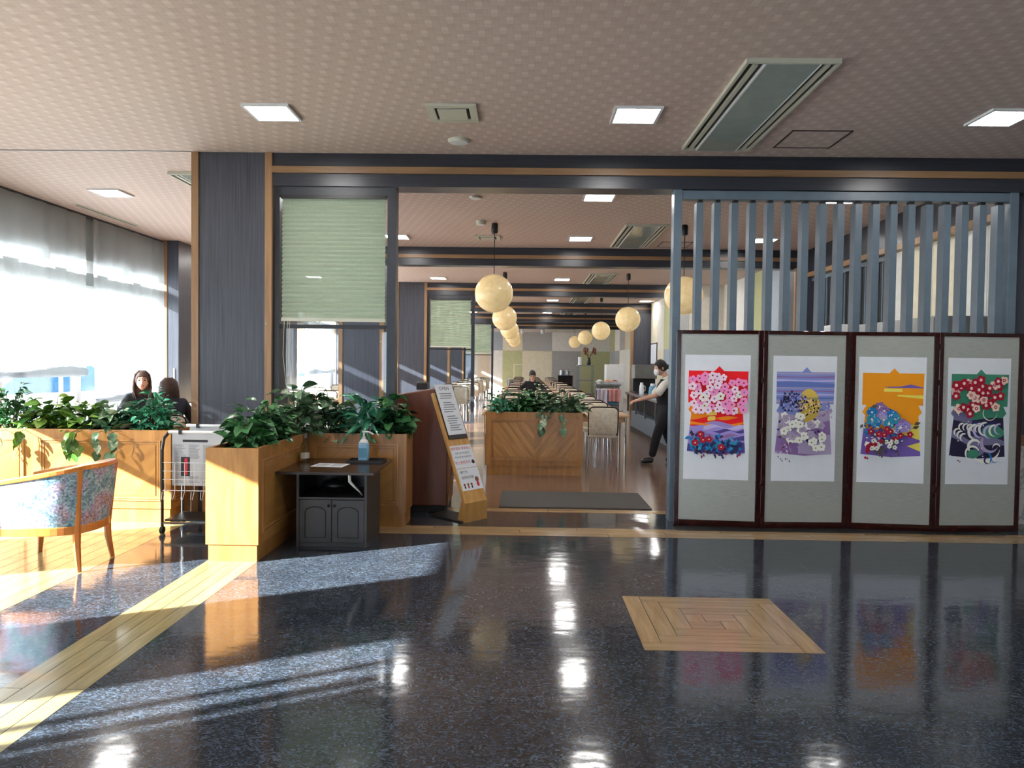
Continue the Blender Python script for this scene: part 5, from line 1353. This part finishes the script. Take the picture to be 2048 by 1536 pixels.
def drape(x0, x1, y, ztop, zb, mat, label):
    def f(u, v):
        s = v * 3
        x = x0 + (x1 - x0) * u
        if s < 1: return (x, y + 0.36 * (1 - s), ztop + 0.008 + 0.008 * sin(9 * u))
        k = (s - 1) / 2; return (x + 0.01 * sin(7 * u), y - 0.02 - 0.015 * sin(14 * u), ztop + 0.008 + (zb - ztop) * k)
    tag(MB().grid(f, 16, 15).build('cloth', mat, smooth=True), label, 'cloth')
drape(1.64, 1.86, 16.28, 0.89, 0.45, 'cloth_lilac', 'pale lilac cloth hanging over the service trolley')
drape(1.90, 2.16, 16.28, 0.89, 0.62, 'cloth_pink', 'pink cloth hanging over the service trolley')
fg = thing('refrigerator', 'white refrigerator at the back of the service area', 'refrigerator', (2.75, 22.2, 0))
MB().box(2.48, 22.0, 0.03, 3.02, 22.5, 1.46).build('body', 'white_plastic', fg, bevel=0.01); MB().box(2.49, 21.97, 0.05, 3.01, 22.0, 0.9).build('door', 'white_plastic', fg, bevel=0.005); MB().box(2.49, 21.97, 0.92, 3.01, 22.0, 1.45).build('door', 'white_plastic', fg, bevel=0.005)
MB().box(2.52, 21.94, 0.6, 2.545, 21.97, 0.86).build('handle', 'steel', fg); MB().box(2.5, 22.0, 0, 3.0, 22.48, 0.03).build('plinth', 'frame_black', fg)
sh = thing('steel_shelf', 'steel shelf unit with a vase on top', 'shelf', (1.85, 22.2, 0))
for z in (0.15, 0.55, 0.95, 1.40): MB().box(1.62, 22.0, z, 2.1, 22.45, z + 0.03).build('shelf_board', 'steel', sh)
for x in (1.62, 2.08):
    for y in (22.0, 22.43): MB().box(x, y, 0, x + 0.02, y + 0.02, 1.43).build('post', 'steel', sh)
vs_ = thing('vase', 'dark vase of dried flowers on the steel shelf', 'vase', (1.97, 22.2, 1.43)); rn = random.Random(2)
MB().lathe([(0.05, 0), (0.07, 0.06), (0.05, 0.16), (0.045, 0.2), (0.055, 0.22)], (1.97, 22.2, 1.4305), 14).build('vase_body', 'black_plastic', vs_, smooth=True)
for i in range(11):
    a = rn.uniform(0, 6.3); r = rn.uniform(0.08, 0.2); p = Vector((1.97 + r * cos(a), 22.2 + r * sin(a), 1.43 + rn.uniform(0.36, 0.55)))
    s = MB().tube([(1.97, 22.2, 1.6), (1.97 + 0.4 * r * cos(a), 22.2 + 0.4 * r * sin(a), 1.75), p], 0.006, 5).build('stalk', 'dried_flower', vs_); MB().ball(p, (0.035, 0.035, 0.06), 8, 6).build('flower_head', 'dried_flower', s)
t = thing('paper_roll', 'white roll standing on the steel shelf', 'paper roll', (1.70, 22.2, 1.43)); MB().lathe([(0.055, 0), (0.055, 0.24)], (1.70, 22.2, 1.4305), 16).build('roll', 'paper_white', t, smooth=True); MB().lathe([(0.02, 0.2401), (0.02, 0.2405)], (1.70, 22.2, 1.4305), 10).build('core', 'ink_brown', t)
rk = thing('low_rack', 'low dark rack with pots beside the steel shelf', 'shelf', (1.35, 24.3, 0))
m = MB().box(1.12, 24.1, 0, 1.14, 24.5, 1.08).box(1.60, 24.1, 0, 1.62, 24.5, 1.08).box(1.14, 24.1, 1.06, 1.60, 24.5, 1.08).box(1.14, 24.1, 0.8, 1.60, 24.5, 0.82).box(1.14, 24.1, 0.4, 1.60, 24.5, 0.42).box(1.14, 24.48, 0, 1.60, 24.5, 1.06); m.build('case', 'menu_dark', rk)
for i, x in enumerate((1.27, 1.47)):
    t = thing('steel_pot', 'steel pot on the low dark rack, ' + ['left', 'right'][i] + ' one', 'pot', (x, 24.3, 1.08)); MB().lathe([(0.08, 0), (0.085, 0.14), (0.09, 0.145), (0.05, 0.17), (0.015, 0.175)], (x, 24.3, 1.0805), 16).build('pot_body', 'steel', t, smooth=True); MB().ball((x, 24.3, 1.27), 0.015, 8, 6).build('lid_knob', 'black_plastic', t)
cb = thing('side_counter', 'grey side counter with bowls before the refrigerator', 'counter', (2.3, 20.6, 0))
MB().box(2.0, 20.2, 0.86, 2.7, 21.0, 0.90).build('counter_top', 'steel', cb); MB().box(2.04, 20.24, 0, 2.66, 20.96, 0.86).build('cabinet', 'grey_plastic', cb)
for i, (x, mt) in enumerate(((2.12, 'white_plastic'), (2.35, 'p_orange'), (2.55, 'red_sauce'))):
    t = thing('serving_bowl', ['white', 'orange', 'red'][i] + ' filled serving bowl on the grey side counter', 'bowl', (x, 20.4, 0.9)); MB().lathe([(0.05, 0), (0.1, 0.06), (0.11, 0.09), (0.1, 0.09), (0.05, 0.02)], (x, 20.4, 0.9005), 16).build('bowl', 'white_plastic', t, smooth=True); MB().ball((x, 20.4, 0.97), (0.09, 0.09, 0.06), 12, 8).build('food', mt, t, smooth=True)
cr = thing('cream_rack', 'pale wooden rack against the far wall', 'rack', (0.3, 33.6, 0))
for x in (-0.5, 1.05): MB().box(x, 33.4, 0, x + 0.06, 33.8, 1.42).build('post', 'panel_cream', cr)
for z in (0.72, 1.38): MB().box(-0.5, 33.4, z, 1.11, 33.8, z + 0.05).build('board', 'panel_cream', cr)
ps = thing('framed_poster', 'white poster in a dark frame on the wall beyond the waitress', 'poster', (3.9, 21.9, 1.5))
MB().box(3.885, 21.4, 1.46, 3.905, 22.4, 2.12).build('poster_frame', 'frame_black', ps); MB().box(3.882, 21.44, 1.50, 3.885, 22.36, 2.08).build('poster_sheet', 'paper_white', ps)
tc_ = thing('tall_cabinet', 'tall dull cabinet whose top shows above the folding screen', 'cabinet', (4.4, 8.3, 0))
MB().box(4.1, 7.3, 0.08, 4.70, 9.25, 1.98).build('body', 'panel_grey', tc_); MB().box(4.12, 7.32, 0, 4.68, 9.23, 0.08).build('plinth', 'frame_black', tc_)
for y in (7.32, 7.97, 8.62): MB().box(4.08, y, 0.1, 4.1, y + 0.62, 1.96).build('door', 'panel_grey', tc_)
t = thing('box_appliance', 'white appliance standing by the dark barred screen', 'appliance', (4.35, 9.9, 0)); MB().box(4.1, 9.6, 0, 4.55, 10.2, 2.02).build('case', 'white_plastic', t, bevel=0.01); MB().box(4.09, 9.65, 1.2, 4.1, 10.15, 1.9).build('front_panel', 'steel', t)

# ------------------------------------------------------------------ people
def skin_mesh(chains, sub=2, root=(0, 0)):
    """chains: lists of (position, radius); points at the same place are one joint"""
    idx = {}; vs = []; rs = []; es = []
    for ch in chains:
        prev = None
        for p, r in ch:
            k = tuple(round(c, 4) for c in p)
            if k not in idx: idx[k] = len(vs); vs.append(p); rs.append(r)
            if prev is not None and prev != idx[k]: es.append((prev, idx[k]))
            prev = idx[k]
    me = bpy.data.meshes.new('sk'); me.from_pydata(vs, es, []); o = bpy.data.objects.new('sk', me); COL.objects.link(o)
    md = o.modifiers.new('s', 'SKIN'); md.use_smooth_shade = True
    if not me.skin_vertices: 
        bpy.context.view_layer.objects.active = o
    sv = me.skin_vertices[0].data if me.skin_vertices else None
    if sv is None:
        with bpy.context.temp_override(object=o, active_object=o): bpy.ops.mesh.customdata_skin_add()
        sv = me.skin_vertices[0].data
    for i, r in enumerate(rs): sv[i].radius = r if isinstance(r, tuple) else (r, r)
    sv[0].use_root = True
    s = o.modifiers.new('u', 'SUBSURF'); s.levels = sub; s.render_levels = sub
    dg = bpy.context.evaluated_depsgraph_get(); out = bpy.data.meshes.new_from_object(o.evaluated_get(dg))
    bpy.data.objects.remove(o); bpy.data.meshes.remove(me)
    return out
def head(mb, c, yaw=0.0, pitch=0.0, k=1.0):
    M = Matrix.Translation(c) @ Matrix.Rotation(yaw, 4, 'Z') @ Matrix.Rotation(pitch, 4, 'X') @ Matrix.Scale(k, 4)
    def f(p):
        x, y, z = p
        if z < 0.0:
            q = min(1, -z / 0.115); x *= 1 - 0.38 * q * q; y = y * (1 - 0.22 * q) + 0.012 * q
        if y > 0.05:
            if abs(x) < 0.016 and -0.045 < z < 0.015: y += 0.020 * (1 - abs(x) / 0.016) * (0.4 + 0.6 * (0.015 - z) / 0.06)
            if 0.012 < abs(x) < 0.045 and -0.004 < z < 0.03: y -= 0.007
            if abs(x) < 0.03 and -0.078 < z < -0.05: y += 0.004
        return M @ Vector((x, y, z))
    mb.ball((0, 0, 0), (0.074, 0.092, 0.115), 28, 22, 0, f)
    for s in (-1, 1):
        mb.ball((0, 0, 0), (0.010, 0.018, 0.028), 8, 8, 0, lambda p: M @ (p + Vector((s * 0.076, -0.005, -0.005))))
        mb.ball((0, 0, 0), (0.013, 0.006, 0.006), 10, 6, 1, lambda p: M @ (p + Vector((s * 0.031, 0.079, 0.008))))
        mb.ball((0, 0, 0), (0.017, 0.005, 0.003), 10, 6, 1, lambda p: M @ (p + Vector((s * 0.032, 0.084, 0.030))))
    mb.ball((0, 0, 0), (0.021, 0.007, 0.006), 10, 6, 2, lambda p: M @ (p + Vector((0, 0.086, -0.062))))
    return M
def hand(mb, w, d, n, side):
    """w wrist, d pointing direction, n direction out of the back of the hand, side +1/-1 thumb side"""
    d = d.normalized(); n = (n - d * n.dot(d)).normalized(); s = d.cross(n).normalized() * side
    pm = skin_mesh([[(tuple(w - d * 0.02), 0.024), (tuple(w + d * 0.03), (0.030, 0.018)), (tuple(w + d * 0.075), (0.034, 0.016)), (tuple(w + d * 0.09), (0.03, 0.013))]], 2); mb.mesh(pm); bpy.data.meshes.remove(pm)
    for k, L in enumerate((0.066, 0.075, 0.070, 0.055)):
        b = w + d * 0.08 + s * (0.027 - 0.018 * k)
        p1 = b + d * L * 0.4 - n * 0.004; p2 = p1 + (d * 0.8 - n * 0.5).normalized() * L * 0.35; p3 = p2 + (d * 0.5 - n * 0.85).normalized() * L * 0.28
        fm = skin_mesh([[(tuple(b), 0.0095), (tuple(p1), 0.009), (tuple(p2), 0.008), (tuple(p3), 0.007)]], 1); mb.mesh(fm); bpy.data.meshes.remove(fm)
    b = w + d * 0.03 + s * 0.022; p1 = b + (s * 0.8 + d * 0.6 - n * 0.2).normalized() * 0.035; p2 = p1 + (d * 0.9 - n * 0.3 + s * 0.1).normalized() * 0.03
    fm = skin_mesh([[(tuple(b), 0.012), (tuple(p1), 0.0105), (tuple(p2), 0.008)]], 1); mb.mesh(fm); bpy.data.meshes.remove(fm)
def V(*a): return Vector(a)
def hair_cap(M, mat, parent, long=0.0, tail=None, name='hair', back_only=True):
    m = MB()
    def f(p):
        x, y, z = p
        # lift the cap off the face: points in front of the hairline are pulled up
        if y > 0.02 and z < 0.055: 
            z = 0.055 + (z - 0.055) * (0.15 if abs(x) < 0.062 else 0.9); y = min(y, 0.088)
        if z < -0.03 and not long: z = -0.03 + (z + 0.03) * 0.5; 
        if long and z < 0 and y < 0.03: z *= 1 + long * 9; y = y * 0.8 - 0.02; x *= 1.12
        return M @ Vector((x, y - 0.006, z + 0.006))
    m.ball((0, 0, 0), (0.084, 0.098, 0.12), 28, 20, 0, f)
    if tail: tm = skin_mesh([[(tuple(M @ Vector(p)), r) for p, r in tail]], 2); m.mesh(tm); bpy.data.meshes.remove(tm)
    if long:
        rn = random.Random(6)
        for i in range(34):
            a = pi + pi * (i + 0.5) / 34 + rn.uniform(-0.05, 0.05); a = pi * 0.93 + (a - pi) * 1.14
            c, q = cos(a), sin(a); b = 0.20 + rn.uniform(-0.03, 0.03)
            pts = [(c * 0.035, q * 0.04, 0.122), (c * 0.078, q * 0.088, 0.075), (c * 0.09, q * 0.1, 0.0), (c * 0.094 + rn.uniform(-.01, .01), q * 0.098, -0.1), (c * 0.088 + rn.uniform(-.02, .02), q * 0.085, -b)]
            m.tube([M @ Vector(p) for p in pts], [0.01, 0.014, 0.015, 0.013, 0.004], 6)
    return m.build(name, mat, parent, False, smooth=True)
def cloth(name, chains, mat, parent, sub=2):
    me = skin_mesh(chains, sub); o = MB().mesh(me).build(name, mat, parent, False, smooth=True); bpy.data.meshes.remove(me); return o

def person(label, loc, rz, J, top, bottom, shoes, hair, kind):
    t = thing('person', label, 'person', loc, rz)
    b = MB()
    A = [('pelvis', .115), ('waist', .10), ('chest', .115), ('neck0', .055), ('neck1', .044), ('headc', .05)]
    ch = [[(J[n], r) for n, r in A]]
    for s in 'LR':
        ch.append([(J['chest'], .115), (J['sh' + s], .05), (J['el' + s], .036), (J['wr' + s], .024)])
        ch.append([(J['pelvis'], .115), (J['hip' + s], .08), (J['kn' + s], .055), (J['an' + s], .030)])
    me = skin_mesh(ch, 2); b.mesh(me, None, 0); bpy.data.meshes.remove(me)
    M = head(b, V(*J['headc']) + V(*J.get('hoff', (0, 0.02, 0.03))), J.get('yaw', 0), J.get('pitch', 0))
    for s, sg_ in (('L', -1), ('R', 1)):
        w = V(*J['wr' + s]); e = V(*J['el' + s]); hand(b, w, w - e, V(*J.get('hn' + s, (0, 0, 1))), -sg_)
    b.build('body', ['skin', 'eye_dark', 'lips'], t, False, smooth=True)
    g = 0.016
    # trousers, top, shoes
    cloth('trousers', [[(J['waist'], .115), (J['pelvis'], .128)]] + [[(J['pelvis'], .128), (J['hip' + s], .096), (J['kn' + s], .072), (J['an' + s], .056)] for s in 'LR'], bottom, t)
    slv = {}
    torso = [(J['pelvis'], .135), (J['waist'], .128), (J['chest'], .142), (J['neck0'], .09), (tuple((a + b) / 2 for a, b in zip(J['neck0'], J['neck1'])), .07)]
    if kind == 'waitress':
        def mix(a, c, f): return tuple(x + (y - x) * f for x, y in zip(a, c))
        cloth('blouse', [[(J['chest'], .118), (J['neck0'], .082), (mix(J['neck0'], J['neck1'], .8), .064)]] + [[(J['chest'], .118), (J['sh' + s], .066), (mix(J['sh' + s], J['el' + s], .75), .066), (mix(J['sh' + s], J['el' + s], 1.0), .054)] for s in 'LR'], top, t)
        cloth('vest', [[(mix(J['pelvis'], J['hipL'], .2), .142), (J['waist'], .138), (J['chest'], .165), (mix(J['chest'], J['neck0'], .7), .125)]] + [[(J['chest'], .165), (mix(J['chest'], J['sh' + s], .8), .112)] for s in 'LR'], bottom, t)
        m = MB(); m.ball((0, 0, 0), (0.056, 0.03, 0.052), 18, 12, 0, lambda p: M @ (p + Vector((0, 0.082 - 6 * p.x * p.x, -0.052)))); mk = m.build('face_mask', 'paper_white', t, False, smooth=True)
        m = MB()
        for s in (-1, 1): m.tube([M @ Vector((s * 0.05, 0.075, -0.035)), M @ Vector((s * 0.074, 0.03, -0.012)), M @ Vector((s * 0.083, -0.012, 0.0))], 0.0025, 5)
        m.build('ear_loop', 'paper_white', mk, False)
    else:
        cloth('jacket', [torso] + [[(J['chest'], .132), (J['sh' + s], .072), (J['el' + s], .055), (J['wr' + s], .042)] for s in 'LR'], top, t)
    for s in 'LR':
        a, q = V(*J['an' + s]), V(*J['toe' + s]); hl = a + (a - q).normalized() * 0.03; hl.z = 0.03
        cloth('shoe', [[((hl.x, hl.y, 0.04), .04), ((a.x, a.y, 0.055), .05), ((q.x * 0.6 + a.x * 0.4, q.y * 0.6 + a.y * 0.4, 0.045), .046), ((q.x, q.y, 0.036), .035)]], shoes, t, 1)
    if kind == 'waitress': hair_cap(M, hair, t, 0, [((0, -0.08, 0.0), 0.03), ((0, -0.115, -0.005), 0.042), ((0, -0.14, -0.02), 0.03)])
    elif kind == 'long': hair_cap(M, hair, t, 0.12)
    else: hair_cap(M, hair, t, 0)
    return t
WJ = dict(pelvis=(0, -.03, .80), waist=(0, -.045, .95), chest=(0, -.06, 1.10), neck0=(0, -.05, 1.25), neck1=(0, -.015, 1.315), headc=(0, .01, 1.36), hoff=(0, .035, .055), yaw=0.15, pitch=-0.2,
          shL=(-.155, .005, 1.185), elL=(-.19, .13, 1.015), wrL=(-.17, .37, .945), shR=(.155, -.055, 1.19), elR=(.19, .12, .99), wrR=(.09, .36, .93),
          hipL=(-.085, -.02, .745), knL=(-.09, .10, .42), anL=(-.09, .17, .09), toeL=(-.10, .34, .035), hipR=(.085, -.03, .745), knR=(.09, -.08, .43), anR=(.09, -.22, .10), toeR=(.10, -.06, .04))
person('masked waitress in white blouse and black vest leaning over the counter', (2.06, 10.75, 0), R(90), WJ, 'cloth_white', 'cloth_black', 'leather_black', 'hair_black', 'waitress')
def seated(lean=0.0, **k):
    J = dict(pelvis=(0, -.04, .56), waist=(0, -.05 + lean * .3, .70), chest=(0, -.05 + lean, .87), neck0=(0, -.04 + lean * 1.4, 1.02), neck1=(0, -.015 + lean * 1.6, 1.08), headc=(0, .0 + lean * 1.7, 1.13), hoff=(0, .025, .05),
             shL=(-.16, -.045 + lean * 1.3, .96), elL=(-.24, .10 + lean, .78), wrL=(-.15, .33 + lean, .765), shR=(.16, -.045 + lean * 1.3, .96), elR=(.24, .10 + lean, .78), wrR=(.15, .33 + lean, .765),
             hipL=(-.09, .02, .545), knL=(-.11, .40, .52), anL=(-.11, .40, .10), toeL=(-.11, .55, .04), hipR=(.09, .02, .545), knR=(.11, .40, .52), anR=(.11, .40, .10), toeR=(.11, .55, .04))
    J.update(k); return J
person('woman with brown hair and dark coat facing the room by the window', (-4.74, 8.93, 0), pi + 0.45, seated(0.03, yaw=0.0), 'cloth_black', 'cloth_navy', 'leather_black', 'hair_brown', 'long')
person('woman with long dark hair seen from behind by the window', (-3.89, 7.86, 0), 0.35, seated(0.0, neck0=(0, -.02, 1.0), neck1=(0, .01, 1.04), headc=(0, .03, 1.07)), 'cloth_navy', 'cloth_navy', 'leather_black', 'hair_brown', 'long')
person('diner in a dark jacket bent over a middle table', (0.2, 17.58, 0), pi, seated(0.07, pitch=-0.55, elL=(-.33, .12, .80), elR=(.33, .12, .80)), 'cloth_black', 'cloth_black', 'leather_black', 'hair_black', 'short')

# ------------------------------------------------------------------ outside the windows
struct(MB().box(-70, -60, -0.35, XW - 0.19, 90, -0.15).build('ground', 'asphalt_pale'))
def car(label, x, y, rz, mat, L=4.3):
    t = thing('car', label, 'car', (x, y, -0.15), rz)
    prof = [(-2.1, 0.35), (-2.15, 0.75), (-1.95, 0.95), (-1.2, 1.02), (-0.55, 1.5), (0.9, 1.55), (1.75, 1.15), (2.1, 1.05), (2.15, 0.4), (1.75, 0.3), (-1.75, 0.3)]
    MB().prism(prof, -0.85, 0.85, 'y').build('body', mat, t, False, 0.05)
    for s in (-1, 1):
        MB().prism([(-1.02, 1.04), (-0.5, 1.43), (0.15, 1.46), (0.15, 1.04)], s * 0.853, s * 0.86, 'y').build('side_window', 'car_glass', t, False)
        MB().prism([(0.25, 1.04), (0.25, 1.46), (0.85, 1.47), (1.4, 1.2), (1.4, 1.04)], s * 0.853, s * 0.86, 'y').build('side_window', 'car_glass', t, False)
        for xx in (-1.35, 1.35): MB().tube([(xx, s * 0.70, 0.315), (xx, s * 0.88, 0.315)], 0.315, 20).build('wheel', 'tyre', t, False)
        MB().box(-2.16, s * 0.5, 0.7, -2.08, s * 0.8, 0.85).build('headlamp', 'orange_lens', t, False)
    MB().prism([(-1.21, 1.04), (-0.57, 1.49), (-0.55, 1.48), (-1.18, 1.03)], -0.72, 0.72, 'y').build('windscreen', 'car_glass', t, False)
car('white car parked outside the curtained windows', -8.4, 11.6, R(80), 'car_white')
car('second white car parked outside farther along the building', -8.8, 26.0, R(90), 'car_white')
def tree(label, x, y, h, r, mat, seed):
    t = thing('tree', label, 'tree', (x, y, -0.15), 0, 'trees outside the windows'); rn = random.Random(seed)
    tk = MB().tube([(0, 0, 0), (0.05, 0.03, h * 0.3), (0, 0.06, h * 0.6)], [0.13, 0.1, 0.06], 10)
    for k in range(6):
        a = k * 1.05 + 0.2; tk.tube([(0.02, 0.03, h * (0.28 + 0.05 * k)), (0.45 * r * cos(a), 0.45 * r * sin(a), h * (0.45 + 0.05 * k)), (0.8 * r * cos(a), 0.8 * r * sin(a), h * (0.55 + 0.05 * k))], [0.05, 0.035, 0.012], 6)
    tk.build('trunk', 'bark', t, False, smooth=True)
    m = MB()
    for i in range(1600):
        a = rn.uniform(0, 6.3); c = rn.uniform(-1, 1); q = rn.random() ** 0.4; s = math.sqrt(1 - c * c)
        p = Vector((r * q * s * cos(a), r * q * s * sin(a), h * 0.66 + h * 0.36 * q * c)); d = Vector((rn.uniform(-1, 1), rn.uniform(-1, 1), rn.uniform(-0.6, 0.6))).normalized(); e = d.orthogonal().normalized()
        w = rn.uniform(0.06, 0.12); m.poly([p - d * w, p + e * w * 0.6, p + d * w, p - e * w * 0.6])
    m.build('crown', mat, t, False)['kind'] = 'stuff'
tree('autumn orange tree outside under the nearest green shade', -9.6, 29.5, 4.2, 1.6, 'leaf_autumn', 1)
tree('green tree outside beside the autumn tree', -11.8, 35.5, 4.4, 1.6, 'leaf_tree', 2)
tree('small red leaved tree outside far along the building', -8.6, 37.0, 3.4, 1.3, 'leaf_autumn', 3)
